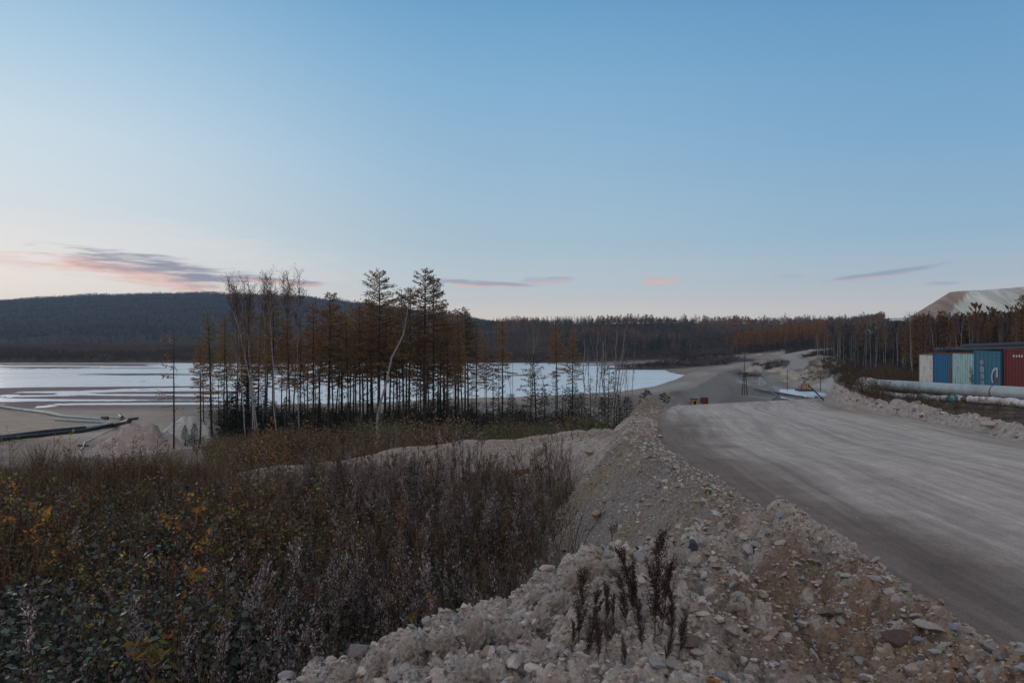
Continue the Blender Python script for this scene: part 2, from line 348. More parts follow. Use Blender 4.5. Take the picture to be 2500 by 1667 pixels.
def Hd(x, y):
    """with clods and gravel"""
    z = H0(x, y); r = np.hypot(x, y); m = (r < 70) & (y > -8)
    if not np.any(m): return z
    X = x[m]; Y = y[m]; zz = z[m].copy(); d = X-xl(Y); e = X-xr(Y); R = r[m]
    onroad = sstep(-.15,.15,d)*sstep(.1,-.2,e)
    yc = np.interp(X, FX, FY); mnd = sstep(.9,-.1,(Y-yc))*(1-sstep(-.7,-.2,d))*sstep(-3.5,-2,X)
    bank = sstep(-3.4,-2.6,d)*(1-sstep(-.1,.3,d))*(1-mnd)
    berm = sstep(.1,.5,e)*sstep(2.6,1.6,e)
    f1,f2,_ = worley(X*1.7+.3*fbm(X*2,Y*2,3,2), Y*1.7, 2); g1,g2,_ = worley(X*5.2, Y*5.2, 3); h1,h2,_ = worley(X*14, Y*14, 4)
    c1_ = np.clip(f2-f1, 0, .5); c2_ = np.clip(g2-g1, 0, .4); c3_ = np.clip(h2-h1, 0, .5)
    rough = .30*(c1_-.25)+.15*(c2_-.2)+.06*(c3_-.2)+.02*fbm(X*21,Y*21,29,2)+.10*fbm(X*1.3,Y*1.3,6,5,.6)
    lumps = sstep(.15,.45,fbm(X*.9,Y*.9,17,2))
    zz += mnd*(rough*(1.0+.5*lumps)) + bank*(rough*.45+.03*(c3_)+.02*fbm(X*9,Y*9,5,2)) + berm*rough*.8
    rest = (1-onroad)*(1-np.clip(mnd+bank+berm,0,1)); zz += rest*(.08*fbm(X*1.6,Y*1.6,9,4))
    zz += onroad*(.012*fbm(X*.9,Y*.35,19,3)+.010*sstep(2.2,.3,d)*fbm(X*8,Y*8,23,2)+.004*fbm(X*14,Y*9,25,2))
    z = z.copy(); z[m] = zz
    return z
def Z(x, y):
    return Hd(np.atleast_1d(np.asarray(x, float)), np.atleast_1d(np.asarray(y, float)))+E
_DS = np.geomspace(3, 2500, 2600)
def ground_at(px, py, dmin=3):
    """where the view line through a photo pixel meets the land"""
    u = (px-1250)/FPX; t = (833-py)/FPX; D = _DS[_DS >= dmin]
    f = Hd(u*D, D)-t*D; i = np.argmax(f > 0); D = D[i]
    return (u*D, D, float(Z(u*D, D)[0]))
# ------------------------------------------------------------------ materials
def material(name, build, disp=False):
    m = bpy.data.materials.new(name); m.use_nodes = True; t = m.node_tree; t.nodes.clear()
    class B:
        nodes = t.nodes; links = t.links
        def n(s, ty, **k):
            q = t.nodes.new(ty)
            for a, v in k.items(): setattr(q, a, v)
            return q
        def l(s, a, b): t.links.new(a, b)
        def noise(s, scale, detail=4, rough=.55, vec=None, dist=0):
            q = s.n('ShaderNodeTexNoise'); q.inputs['Scale'].default_value = scale; q.inputs['Detail'].default_value = detail
            q.inputs['Roughness'].default_value = rough; q.inputs['Distortion'].default_value = dist
            if vec is None: vec = s.pos()
            s.l(vec, q.inputs['Vector']); return q.outputs[0]
        def pos(s, sx=1, sy=1, sz=1):
            g = s.n('ShaderNodeTexCoord')
            if (sx,sy,sz) == (1,1,1): return g.outputs['Object']
            mp = s.n('ShaderNodeMapping'); mp.inputs['Scale'].default_value = (sx,sy,sz); s.l(g.outputs['Object'], mp.inputs[0]); return mp.outputs[0]
        def m(s, op, a, b=0., clamp=False):
            q = s.n('ShaderNodeMath', operation=op); q.use_clamp = clamp
            for i, v in enumerate((a, b)):
                if isinstance(v, (int, float)): q.inputs[i].default_value = v
                else: s.l(v, q.inputs[i])
            return q.outputs[0]
        def rng(s, v, a, b, c, d, smooth=False):
            q = s.n('ShaderNodeMapRange')
            if smooth: q.interpolation_type = 'SMOOTHSTEP'
            s.l(v, q.inputs[0])
            for i, w in enumerate((a,b,c,d)): q.inputs[i+1].default_value = w
            return q.outputs[0]
        def mix(s, f, a, b, blend='MIX'):
            q = s.n('ShaderNodeMix', data_type='RGBA', blend_type=blend)
            if isinstance(f, (int, float)): q.inputs[0].default_value = f
            else: s.l(f, q.inputs[0])
            for i, v in ((6,a),(7,b)):
                if isinstance(v, tuple): q.inputs[i].default_value = (*v,1)
                else: s.l(v, q.inputs[i])
            return q.outputs[2]
        def scale(s, c, f):
            q = s.n('ShaderNodeVectorMath', operation='SCALE'); s.l(c, q.inputs[0])
            if isinstance(f, (int,float)): q.inputs['Scale'].default_value = f
            else: s.l(f, q.inputs['Scale'])
            return q.outputs[0]
        def attr(s):
            q = s.n('ShaderNodeAttribute', attribute_name='Col'); return q.outputs['Color']
        def bump(s, h, dist, strength=1.):
            q = s.n('ShaderNodeBump'); q.inputs['Distance'].default_value = dist; q.inputs['Strength'].default_value = strength
            s.l(h, q.inputs['Height']); return q.outputs[0]
        def out(s, col, rough=.85, normal=None, spec=.25, metal=0, transl=0):
            p = s.n('ShaderNodeBsdfPrincipled')
            if isinstance(col, tuple): p.inputs['Base Color'].default_value = (*col,1)
            else: s.l(col, p.inputs['Base Color'])
            if isinstance(rough, (int,float)): p.inputs['Roughness'].default_value = rough
            else: s.l(rough, p.inputs['Roughness'])
            p.inputs['Specular IOR Level'].default_value = spec; p.inputs['Metallic'].default_value = metal
            if normal is not None: s.l(normal, p.inputs['Normal'])
            o = s.n('ShaderNodeOutputMaterial'); r = p.outputs[0]
            if transl:
                tr = s.n('ShaderNodeBsdfTranslucent')
                if isinstance(col, tuple): tr.inputs[0].default_value = (*col,1)
                else: s.l(col, tr.inputs[0])
                mx = s.n('ShaderNodeMixShader'); mx.inputs[0].default_value = transl; s.l(r, mx.inputs[1]); s.l(tr.outputs[0], mx.inputs[2]); r = mx.outputs[0]
            s.l(r, o.inputs[0]); return p
    b = B(); build(b); return m

def _soil(b):
    f = b.noise(9, 6, .65); g = b.noise(55, 4, .6); v = b.n('ShaderNodeTexVoronoi'); v.inputs['Scale'].default_value = 22; b.l(b.pos(), v.inputs['Vector'])
    c = b.scale(b.attr(), b.m('MULTIPLY', b.rng(f, .25,.75,.68,1.3), b.rng(g, .3,.7,.8,1.2)))
    tint = b.mix(b.rng(v.outputs['Distance'], 0, .5, .25, 0), c, b.scale(v.outputs['Color'], .5), 'OVERLAY')
    h = b.m('ADD', b.m('MULTIPLY', f, .8), b.m('ADD', b.m('MULTIPLY', g, .25), b.m('MULTIPLY', v.outputs['Distance'], -.5)))
    b.out(tint, .92, b.bump(h, .05, 1.), .12)
M_soil = material('rubble soil', _soil)
def _clay(b):
    f = b.noise(3, 7, .7); g = b.noise(14, 5, .65)
    b.out(b.scale(b.attr(), b.m('MULTIPLY', b.rng(f, .3,.7,.8,1.2), b.rng(g, .3,.7,.85,1.15))), .92, b.bump(b.m('ADD', f, b.m('MULTIPLY', g, .4)), .12, .7), .1)
M_clay = material('clay lumps', _clay)
def _road(b):
    lt = b.n('ShaderNodeAttribute', attribute_name='lat').outputs['Fac']; sp = b.n('ShaderNodeSeparateXYZ'); b.l(b.pos(), sp.inputs[0])
    cv = b.n('ShaderNodeCombineXYZ'); b.l(b.m('MULTIPLY', lt, 3.6), cv.inputs[0]); b.l(b.m('MULTIPLY', sp.outputs[1], .17), cv.inputs[1])
    tr = b.noise(1.0, 10, .74, cv.outputs[0], .7)
    c2 = b.n('ShaderNodeCombineXYZ'); b.l(b.m('MULTIPLY', lt, 1.0), c2.inputs[0]); b.l(b.m('MULTIPLY', sp.outputs[1], .06), c2.inputs[1]); wob = b.noise(.8, 3, .5, c2.outputs[0])
    rut = b.m('SINE', b.m('ADD', b.m('MULTIPLY', lt, 3.3), b.m('MULTIPLY', wob, 14))); f = b.noise(48, 6, .7); g = b.noise(2.2, 6, .65)
    k = b.m('MULTIPLY', b.m('MULTIPLY', b.rng(tr, .36,.68,.78,1.22), b.rng(rut, .55,1,1.0,.82)), b.m('MULTIPLY', b.rng(f, .3,.7,.66,1.34), b.rng(g,.3,.7,.84,1.16)))
    c = b.scale(b.attr(), k)
    b.out(c, .9, b.bump(b.m('ADD', b.m('MULTIPLY', f, .5), tr), .02, .9), .2)
M_road = material('dusty haul road', _road)
def _sand(b):
    f = b.noise(.5, 6, .6, b.pos(.5,1.6,1), .8); g = b.noise(6, 5, .6)
    b.out(b.scale(b.attr(), b.m('MULTIPLY', b.rng(f,.3,.7,.75,1.25), b.rng(g,.3,.7,.86,1.14))), .8, b.bump(g, .1, .6), .25)
M_sand = material('tailings sand', _sand)
def _hill(b):
    f = b.noise(.012, 8, .7); g = b.noise(.10, 6, .75); h = b.noise(.02, 5, .6, b.pos(.6,1,3))
    b.out(b.scale(b.attr(), b.m('MULTIPLY', b.rng(f,.3,.7,.8,1.2), b.rng(g,.25,.75,.5,1.5))), .95, b.bump(g, 6, 1), .05)
M_hill = material('wooded hillside floor', _hill)
def _heap(b):
    f = b.noise(.05, 8, .75, b.pos(1.4,.25,.35), .8); g = b.noise(1.2, 5, .6)
    b.out(b.scale(b.attr(), b.m('MULTIPLY', b.rng(f,.35,.65,.55,1.3), b.rng(g,.3,.7,.85,1.12))), .9, b.bump(f, 3.5, 1), .1)
M_heap = material('spoil heap waste', _heap)
def _water(b):
    w = b.noise(1.3, 4, .6, b.pos(.35, 1.4, 1)); w2 = b.noise(.03, 3, .5, b.pos(.4,1.5,1))
    b.out((.66,.74,.80), b.rng(w2, .35,.65,.20,.32), b.bump(w, .03, .15), .5).inputs['IOR'].default_value = 2.35
M_water = material('still lake water', _water)
def leafmat(name, transl=.25, rough=.6, sp=.25, wax=None):
    def f(b):
        b.out(b.attr(), rough, None, sp, 0, transl)
    return material(name, f)
M_leaf = leafmat('autumn foliage', .3); M_needle = leafmat('needles', .35, .8, .1); M_fluff = leafmat('dry seed heads', .2, .9, .1)
M_glossleaf = leafmat('waxy leaves', .15, .42, .5)
def _bark(b): b.out(b.scale(b.attr(), b.rng(b.noise(7,4,.6,b.pos(1,1,.2)), .3,.7,.6,1.35)), .9, b.bump(b.noise(30,3), .02, .6), .1)
M_bark = material('larch bark', _bark)
def _birch(b):
    n = b.noise(3.0, 4, .7, b.pos(1.2,1.2,4)); m = b.rng(n, .54,.62,0,1)
    b.out(b.mix(m, b.attr(), (.05,.045,.045)), .75, None, .15)
M_birch = material('birch bark', _birch)
def _rock(b):
    oi = b.n('ShaderNodeObjectInfo'); f = b.noise(6, 6, .65); g = b.noise(60, 4, .6)
    c = b.scale(b.attr(), b.m('MULTIPLY', b.rng(f,.3,.7,.74,1.22), b.rng(g,.3,.7,.86,1.12)))
    b.out(c, .88, b.bump(b.m('ADD', f, b.m('MULTIPLY', g, .3)), .03, .8), .2)
M_rock = material('quarried rock', _rock)

# ------------------------------------------------------------------ ground sheet (polar grid, finer near the eye), cut into zones
AZ = np.concatenate([np.linspace(-math.pi, -.86, 40, endpoint=False), np.linspace(-.86, .86, 1150), np.linspace(.86, math.pi, 40)[1:]])
RR = np.concatenate([[.05], np.linspace(.3, 2.6, 24), np.geomspace(2.65, 62, 760), np.geomspace(62.6, 3300, 400)])
GA, GR = np.meshgrid(AZ, RR); GX = GR*np.sin(GA); GY = GR*np.cos(GA)
GZ = Hd(GX.ravel(), GY.ravel()).reshape(GX.shape)
x, y, z = GX, GY, GZ; r = GR; Dp = np.where(y > r*.62, y, r*.62); q = x/np.maximum(y, .5)
n1 = fbm(x*1.1, y*1.1, 101, 4); n2 = fbm(x*.22, y*.22, 102, 4); n3 = fbm(x*4, y*4, 103, 3); n4 = fbm(x*.03, y*.03, 104, 4)
def colm(*c): return np.array(c, float)
col = np.zeros(GX.shape+(3,))
def lay(mask, c, v=0):
    c = np.asarray(c, float)
    m = np.clip(mask, 0, 1)[..., None]; col[:] = col*(1-m)+(c if c.ndim == 3 else c[None,None,:])*m
zone = np.zeros(GX.shape, int)   # 0 soil,1 road,2 sand,3 hill,4 heap
lay(np.ones_like(x), (.055,.046,.040))
lay(sstep(.05,.3,n2+.1)*.6, (.085,.065,.05))
d = x-xl(y); e = x-xr(y)
nearm = (r < 75)
greenish = colm(.33,.31,.235); pink = colm(.40,.362,.34); brown = colm(.15,.115,.09); white = colm(.52,.50,.48)
rub = pink[None,None]*(1+.22*n3[...,None])
yc = np.interp(x, FX, FY)
leftz = sstep(.15,-.1,d); mnd = sstep(1.6,-.1,(y-yc))*leftz*sstep(-6.5,-3.5,x)
bank = sstep(-4.0,-3.1,d)*leftz*(y < 60)
bd, _, _, _ = polyd(x, y, BEN)
lay(bank, rub*.55); lay(bank*sstep(-.35,.25,n2+.45*n1)*.85, greenish*.72); lay(bank*sstep(.05,.35,n1-.1)*.5, (.20,.15,.105))
lay(sstep(3.6,2.2,bd)*(y > 20)*leftz, rub); lay(sstep(1.7,1.1,bd)*leftz*(y>20), (.30,.255,.225))
lay(mnd, pink[None,None]*(1+.12*n1[...,None])); lay(mnd*sstep(1.0,2.2,x)*sstep(-.3,.2,n1)*.9, (.15,.115,.095))
lay(mnd*sstep(1.5,2.5,x)*sstep(.15,.45,n2+.3*n1)*.6, (.24,.17,.115)); lay(mnd*sstep(.25,.5,n3)*.5, white)
lay(mnd*sstep(-.15,-.4,x+2.5+n1)*.6, (.25,.24,.25))
# right side
rt = sstep(.0,.3,e)*(y < 60)*(r < 75)
lay(rt, (.075,.06,.05)); lay(rt*sstep(0,.25,n1), (.13,.105,.085)); lay(sstep(2.6,1.7,e)*rt, pink[None,None]*(.92+.18*n3[...,None]))
# road colours: pale compacted dust with dark damp strips toward both edges
crest = (y-38)-(x-9)*12/14
onr = (d > -.05)&(e < .15)&(crest < 30)&(y > -60)&(r < 75)&(y < 70)
pale = colm(.405,.367,.34)[None,None]*(1+.10*n2[...,None]+.05*n1[...,None])
rc = pale
edge = sstep(2.5,.5,d+.8*n2+.35*n1)*sstep(34,22,y)
rc = rc*(1-edge[...,None]*.9)+colm(.155,.122,.105)*edge[...,None]*.9
edge2 = sstep(-1.6,-.3,e+.7*n2)*.55; rc = rc*(1-edge2[...,None])+colm(.22,.175,.15)*edge2[...,None]
lay(onr*1., rc); zone[onr] = 1
# tailings sand, lake bed, basin
sandm = (y > 0)&(Dp > 66)&(Dp <= 480)&(q < .60)
bed = sstep(66,84,Dp-10*n2)*(y > 0)*sstep(.62,.5,q)
lay(bed, colm(.20,.165,.135)[None,None]*(1+.2*n2[...,None])); 
lft = bed*sstep(-.45,-.55,q)
lay(lft*sstep(92,108,Dp+6*n4), colm(.33,.27,.22)[None,None]*(1+.25*n4[...,None]+.16*n2[...,None]))
lay(bed*sstep(140,158,Dp)*(Dp < 480)*sstep(.05,.0,q), (.15,.115,.117))
lay(bed*sstep(-.50,-.40,q)*sstep(125,140,Dp)*sstep(160,150,Dp)*(q < .2), (.24,.235,.21))
bas = sstep(.49,.47,q+.03*n4+.01*n2)*sstep(-.1,.1,x-np.interp(y, [80,100,160,200,236,336,385], [14,18,40,52,64,110,140]))*(Dp > 70)*(Dp < 440)*(q < .62)*(y > 0)
pg = colm(.215,.215,.19)[None,None]*(1+.35*n4[...,None]+.25*n2[...,None])
lay(bas, pg); lay(bas*sstep(0,.3,fbm(x*.05,y*.02,111,4))*.7, (.11,.085,.07)); lay(bas*sstep(.16,.3,fbm(x*.04,y*.013,112,4)), (.34,.36,.35))
dd, dv, dsd, dp = polyd(x, y, DAM)
lay(sstep(16,11,dd)*(z > -17.7)*(y > 100), (.19,.185,.175)); lay(sstep(15,9,dd)*sstep(.0,.4,fbm(x*.09,y*.03,113,4))*(y > 100)*.7, (.12,.09,.075))
lay(sstep(6.4,5.2,dd)*(y > 100), colm(.26,.22,.19)[None,None]*(1+.15*n4[...,None])); lay(sstep(3.5,1,dd)*sstep(0,.3,n4+.2)*(q>.2), (.28,.285,.26))
bigm = 0
for px, Dm, zt, rx, ry in MOUNDS:
    mx = (px-1250)/FPX*Dm; qq = ((x-mx)/rx)**2+((y-Dm)/ry)**2; m = sstep(1.25,.8,qq+.3*n4)
    if Dm > 370 and px < 1780: lay(m*(z > -15.2), (.052,.038,.034))
    elif Dm < 100: lay(m, (.34,.29,.28) if px < 400 else (.44,.46,.46))
    elif px > 1800 and px < 2100 and Dm > 250: lay(m, (.27,.215,.16))
    elif px == 1900: lay(m, (.05,.042,.036))
    elif px == 2190: lay(m, (.55,.56,.56))
    elif px in (1278,1530,1575): lay(m, (.24,.19,.15) if px != 1530 else (.13,.09,.08))
lay(sstep(.05,.3,fbm(x*.04,y*.03,117,4))*(Dp > 262)*(Dp < 440)*(q > .27)*(q < .48)*sstep(8,12,dd), (.06,.045,.038))
tn = sstep(-.05,.2,fbm(x*.07,y*.035,141,4))*(Dp > 250)*(Dp < 445)*(q > .29)*sstep(.475,.455,q)*sstep(7,10,dd); lay(tn*.85, colm(.31,.24,.175)[None,None]*(1+.3*n2[...,None])); lay(tn*sstep(.1,.3,fbm(x*.12,y*.07,143,3))*.8, (.38,.35,.31))
hd, hv, _, _ = polyd(x, y, HROAD); lay(sstep(4.6,3.6,hd), (.30,.28,.265))
# brushy slopes and hills
br = (y > 0)*np.where(q > .5, sstep(60,75,Dp), 0); lay(br, (.06,.047,.038))
hl = (Dp > 478)|((q > .40)&(Dp > 345)&(hd > 7))|((q+.03*n4 > .483)&(Dp > 60)&(y > 0)&(x > 36))|(np.abs(GA) > .9)&(r > 75)
lay(hl*1., (.055,.042,.037)); lay(hl*(Dp > 478)*(Dp < 700)*sstep(-.1,.1,fbm(x*.01,y*.02,121,4)), (.062,.044,.036))
lay(hl*(Dp > 478)*(Dp < 660)*sstep(.05,-.2,q)*sstep(.15,.3,fbm(x*.006,y*.014,123,4)), (.09,.07,.058))
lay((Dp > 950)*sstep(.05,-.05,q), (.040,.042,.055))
zone[sandm] = 2; zone[hl] = 3
hx = .642*y+5*fbm(y*.02, y*0, 71, 2); dh = np.hypot(relu(hx-x)*.84, relu(455-y))
hp = (z > 33.0+.045*(x-300)-.64*dh-3)&(Dp > 330)&(x > 240)&(z > 5)&(dh < 62)
bound = x-(.12*(455-y)+ 303+5*fbm(z*.1,y*.01,131,2)-(33-z)*1.7)
hcol = np.where((bound > 0)[...,None], colm(.60,.65,.61), colm(.40,.31,.27))
lay(hp*1., hcol); zone[hp] = 4
m2190 = (((x-(2190-1250)/FPX*400)/15)**2+((y-400)/20)**2 < 1)&(z > 3); zone[m2190] = 4
nr, nc = GX.shape
V = np.stack([GX, GY, GZ+E], -1).reshape(-1,3)
i = np.arange(nr-1)[:,None]*nc; j = np.arange(nc-1)[None,:]
Q = np.stack([i+j, i+j+1, i+nc+j+1, i+nc+j], -1).reshape(-1,4)[:, ::-1]
fz = zone[:-1,:-1].ravel(); cf = col.reshape(-1,3)
# nothing of the land behind the eye is finer than needed
for k, (nm, mt) in enumerate((('ground', M_soil), ('road', M_road), ('sand_flats', M_sand), ('hills', M_hill), ('spoil_terrain', M_heap))):
    f = Q[fz == k]
    if not len(f): continue
    used = np.zeros(len(V), bool); used[f.ravel()] = True; idx = np.cumsum(used)-1
    me = make_mesh(nm, V[used], idx[f], cf[used], True)
    if nm == 'road':
        at_ = me.attributes.new('lat', 'FLOAT', 'POINT'); vv = V[used]; at_.data.foreach_set('value', (vv[:,0]-.5*(xl(vv[:,1])+xr(vv[:,1]))).astype(np.float32))
    link(nm, me, mt, kind='structure')
del V, Q
# ------------------------------------------------------------------ water
def flat(name, pts, zz, mat):
    me = bpy.data.meshes.new(name); me.from_pydata([(a, b, zz) for a, b in pts], [], [list(range(len(pts)))]); me.update()
    return link(name, me, mat, kind='structure')
lk = [(-900,120)]+[PD(p[0]*0+1250, 1, 1)[:0] or (p[0], p[1]) for p in DAM[:9]]+[(120,352),(112,372),(104,400),(100,440),(110,480),(60,505),(-900,530)]
lk[1] = (-60,150)
flat('lake_water', lk, 0.0, M_water)
def at(px, py, zr): D = (zr)*FPX/(833-py); return ((px-1250)/FPX*D, D, zr+E)
flat('pond_water', [at(1747,936,-17.1)[:2], at(1796,936,-17.1)[:2], at(1806,928,-17.1)[:2], at(1745,927,-17.1)[:2]], -17.1+E, M_water)
pw = [at(px, py, -17.45)[:2] for px, py in ((1908,972),(1935,975),(2016,974),(2040,960),(2030,942),(1960,940),(1908,941),(1900,960))]
flat('settling_pond_water', pw, -17.45+E, M_water)
# ------------------------------------------------------------------ plants
def unit(v): return v/(np.linalg.norm(v, axis=-1, keepdims=True)+1e-9)
def jit(c, n, a=.25, r=rng): return np.clip(np.asarray(c)[None]*(1+a*r.normal(size=(n,1)))*(1+.08*r.normal(size=(n,3))), 0, 1)
def pick(cols, n, a=.2, r=rng, p=None):
    cols = np.array(cols, float); i = r.choice(len(cols), n, p=p); return np.clip(cols[i]*(1+a*r.normal(size=(n,1))), .004, 1)
BARK = (.045,.036,.032); WHITE = (.30,.30,.32)
def larch(seed, H=22, bare=.5, w=2.3, dens=15, cols=((.15,.068,.022),(.11,.05,.018),(.19,.085,.026)), rad=.19, dead=26, gap=0, lim=None, leafL=.30):
    r = np.random.default_rng(seed); T = MB(); K = MB()
    zz = np.linspace(0, H, 9); wob = np.cumsum(r.normal(size=(9,2))*.035*H/22, 0); P = np.c_[wob, zz]; P[0,:2] = 0
    T.tube(P, rad*(1-zz/H*.93)**.8+.012, 7, BARK)
    at = lambda z: np.array([np.interp(z, zz, P[:,0]), np.interp(z, zz, P[:,1]), z])
    for k in range(dead):
        z = H*r.uniform(.18, bare); a = r.uniform(0, 6.28); Lb = r.uniform(.3,1.1); o = at(z)
        T.tube([o, o+np.array([math.cos(a)*Lb, math.sin(a)*Lb, -.1*Lb+r.uniform(-.1,.15)])], [.022,.008], 3, BARK)
    nb = int(58*(1-bare)/.5*H/22)+8
    for k in range(nb):
        t = bare+(1-bare)*((k+r.uniform(0,1))/nb)**.92; a = k*2.4+r.normal()*.4
        if lim is not None and k < nb*.9 and not lim(a % 6.283): continue
        s = (t-bare)/(1-bare); Lb = w*(.35+.65*min(1, s*5+.35))*(1-s)**.48*r.uniform(.45,1.12)+.25; o = at(H*t)
        if gap and r.random() < gap: continue
        e = math.radians(-8+38*s+r.normal()*7); n = 5; ss = np.linspace(0, 1, n)[:,None]
        dr = np.array([math.cos(a)*math.cos(e), math.sin(a)*math.cos(e), math.sin(e)])
        B = o+dr*Lb*ss+np.array([0,0,1])*(.12*Lb*(ss**2)-.1*Lb*ss)
        T.tube(B, .035*(1-.75*ss[:,0])*Lb/2+.008, 3, BARK)
        m = max(4, int(Lb*dens*r.uniform(.7,1.2))); q = r.beta(1.5,1.1,size=m); c = o+dr*Lb*q[:,None]+np.array([0,0,1])*(.12*Lb*q**2-.1*Lb*q)[:,None]
        side = unit(np.cross(dr, [0,0,1])); off = r.normal(size=m)*.20*Lb*(1-.5*q)
        c = c+side*off[:,None]+r.normal(size=(m,3))*[.05,.05,.09]
        d = unit(dr[None]*.8+side[None]*np.sign(off)[:,None]*.6+r.normal(size=(m,3))*.45)
        K.leaves(c, d, r.uniform(.7,1.4,m)*leafL, r.uniform(.35,.6,m)*leafL, pick(cols, m, .22, r), r)
    return T, K
def birch(seed, H=20, forks=3, fk=.5, bend=1., twig=70, leaf=160, cols=((.16,.08,.035),(.10,.055,.03)), rad=.085, straight=False, pts=None):
    r = np.random.default_rng(seed); T = MB(); K = MB()
    n = 10; zz = np.linspace(0, H, n); P = np.c_[np.cumsum(r.normal(size=(n,2))*.14*bend, 0), zz]; P[0,:2] = 0
    if pts is not None: P = np.array(pts, float); zz = P[:,2]; n = len(P)
    T.tube(P, rad*(1-(zz-zz[0])/H)**.7+.02, 7, WHITE)
    tips = []
    at = lambda z: np.array([np.interp(z, zz, P[:,0]), np.interp(z, zz, P[:,1]), z])
    lim = [(at(H*.75), np.array([0,0,1.]), H*.25)]
    for k in range(forks):
        z = H*r.uniform(fk, .85); a = r.uniform(0, 6.28); Lb = (H-z)*r.uniform(.6,.95); o = at(z); dr = unit(np.array([math.cos(a)*.16, math.sin(a)*.16, 1.]))
        ss = np.linspace(0,1,5)[:,None]; B = o+dr*Lb*ss+np.array([math.cos(a),math.sin(a),0])*(.07*Lb*np.sqrt(ss)); T.tube(B, .034*(1-.85*ss[:,0])+.006, 4, tuple(np.array(WHITE)*.8)); lim.append((o, dr, Lb))
    for k in range(twig):
        if r.random() < .45: o, dr, Lb = lim[r.integers(len(lim))]; o = o+dr*Lb*r.uniform(.2,1)
        else: z = H*r.uniform(fk-.05, .99); o = at(z)
        a = r.uniform(0, 6.28); l = r.uniform(.5,1.7)*H/20; e = r.uniform(.5,1.2)
        t1 = o+l*.55*np.array([math.cos(a)*math.cos(e), math.sin(a)*math.cos(e), math.sin(e)]); t2 = t1+l*.5*np.array([math.cos(a+.3)*.45, math.sin(a+.3)*.45, .85])
        T.tube([o,t1,t2], [.020,.013,.006], 3, (.10,.075,.07)); tips += [t1,t2,(t1+t2)/2]
    if leaf and tips:
        tp = np.array(tips)[r.integers(len(tips), size=leaf)]+r.normal(size=(leaf,3))*.16
        K.leaves(tp, unit(r.normal(size=(leaf,3))+[0,0,-.3]), r.uniform(.08,.2,leaf), r.uniform(.06,.11,leaf), pick(cols, leaf, .25, r), r)
    return T, K
def spruce(seed, H=6, w=1.4, n=90, cols=((.016,.024,.018),(.022,.034,.022),(.012,.018,.016))):
    r = np.random.default_rng(seed); T = MB(); K = MB()
    T.tube([[0,0,0],[0,0,H]], [.02*H*.8,.01], 5, BARK)
    for k in range(n):
        t = .04+.95*(k/n)**.9; a = k*2.4+r.normal()*.3; Lb = w*(1-t)**.8*r.uniform(.7,1.15)+.08; o = np.array([0,0,H*t]); m = int(8+Lb*16)
        q = r.uniform(.1,1,m); dr = np.array([math.cos(a), math.sin(a), 0]); side = np.array([-dr[1],dr[0],0])
        c = o+dr*(Lb*q)[:,None]+np.array([0,0,1])*(-.30*Lb*q+.15*Lb*q*q)[:,None]+side*(r.normal(size=m)*.13*Lb)[:,None]+r.normal(size=(m,3))*.03
        K.leaves(c, unit(dr[None]+[0,0,-.25]+r.normal(size=(m,3))*.35), r.uniform(.12,.3,m)*H/6, r.uniform(.05,.10,m)*H/6, pick(cols,m,.25,r), r)
    return T, K
def shrub(seed, h=1.6, w=.8, stems=9, nl=170, cols=((.12,.10,.03),), ll=.09, lw=.5, stemcol=(.06,.045,.04), up=.5, srad=.008, p=None, low=.2):
    r = np.random.default_rng(seed); K = MB(); tips = []
    for s in range(stems):
        a = r.uniform(0,6.28); rr = w*.5*math.sqrt(r.random()); b = np.array([math.cos(a)*rr*.4, math.sin(a)*rr*.4, -.05]); hh = h*r.uniform(.6,1.05)
        q = np.linspace(0,1,4)[:,None]; P = b+np.array([math.cos(a)*rr*1.3, math.sin(a)*rr*1.3, hh])*q+r.normal(size=(4,3))*.03*h*q; K.tube(P, srad*(1.2-q[:,0]), 3, stemcol); tips.append(P)
    tips = np.array(tips); i = r.integers(stems, size=nl); f = low+(1-low)*r.random(nl)**.8; g = f*3; k = np.minimum(g.astype(int), 2); g = (g-k)[:,None]
    c = tips[i,k]*(1-g)+tips[i,k+1]*g+r.normal(size=(nl,3))*[.10*w,.10*w,.03*h]*f[:,None]**.5
    d = unit(r.normal(size=(nl,3))*[1,1,.5]+[0,0,up]); K.leaves(c, d, r.uniform(.6,1.3,nl)*ll, r.uniform(.7,1.3,nl)*ll*lw, pick(cols,nl,.25,r,p), r)
    return K
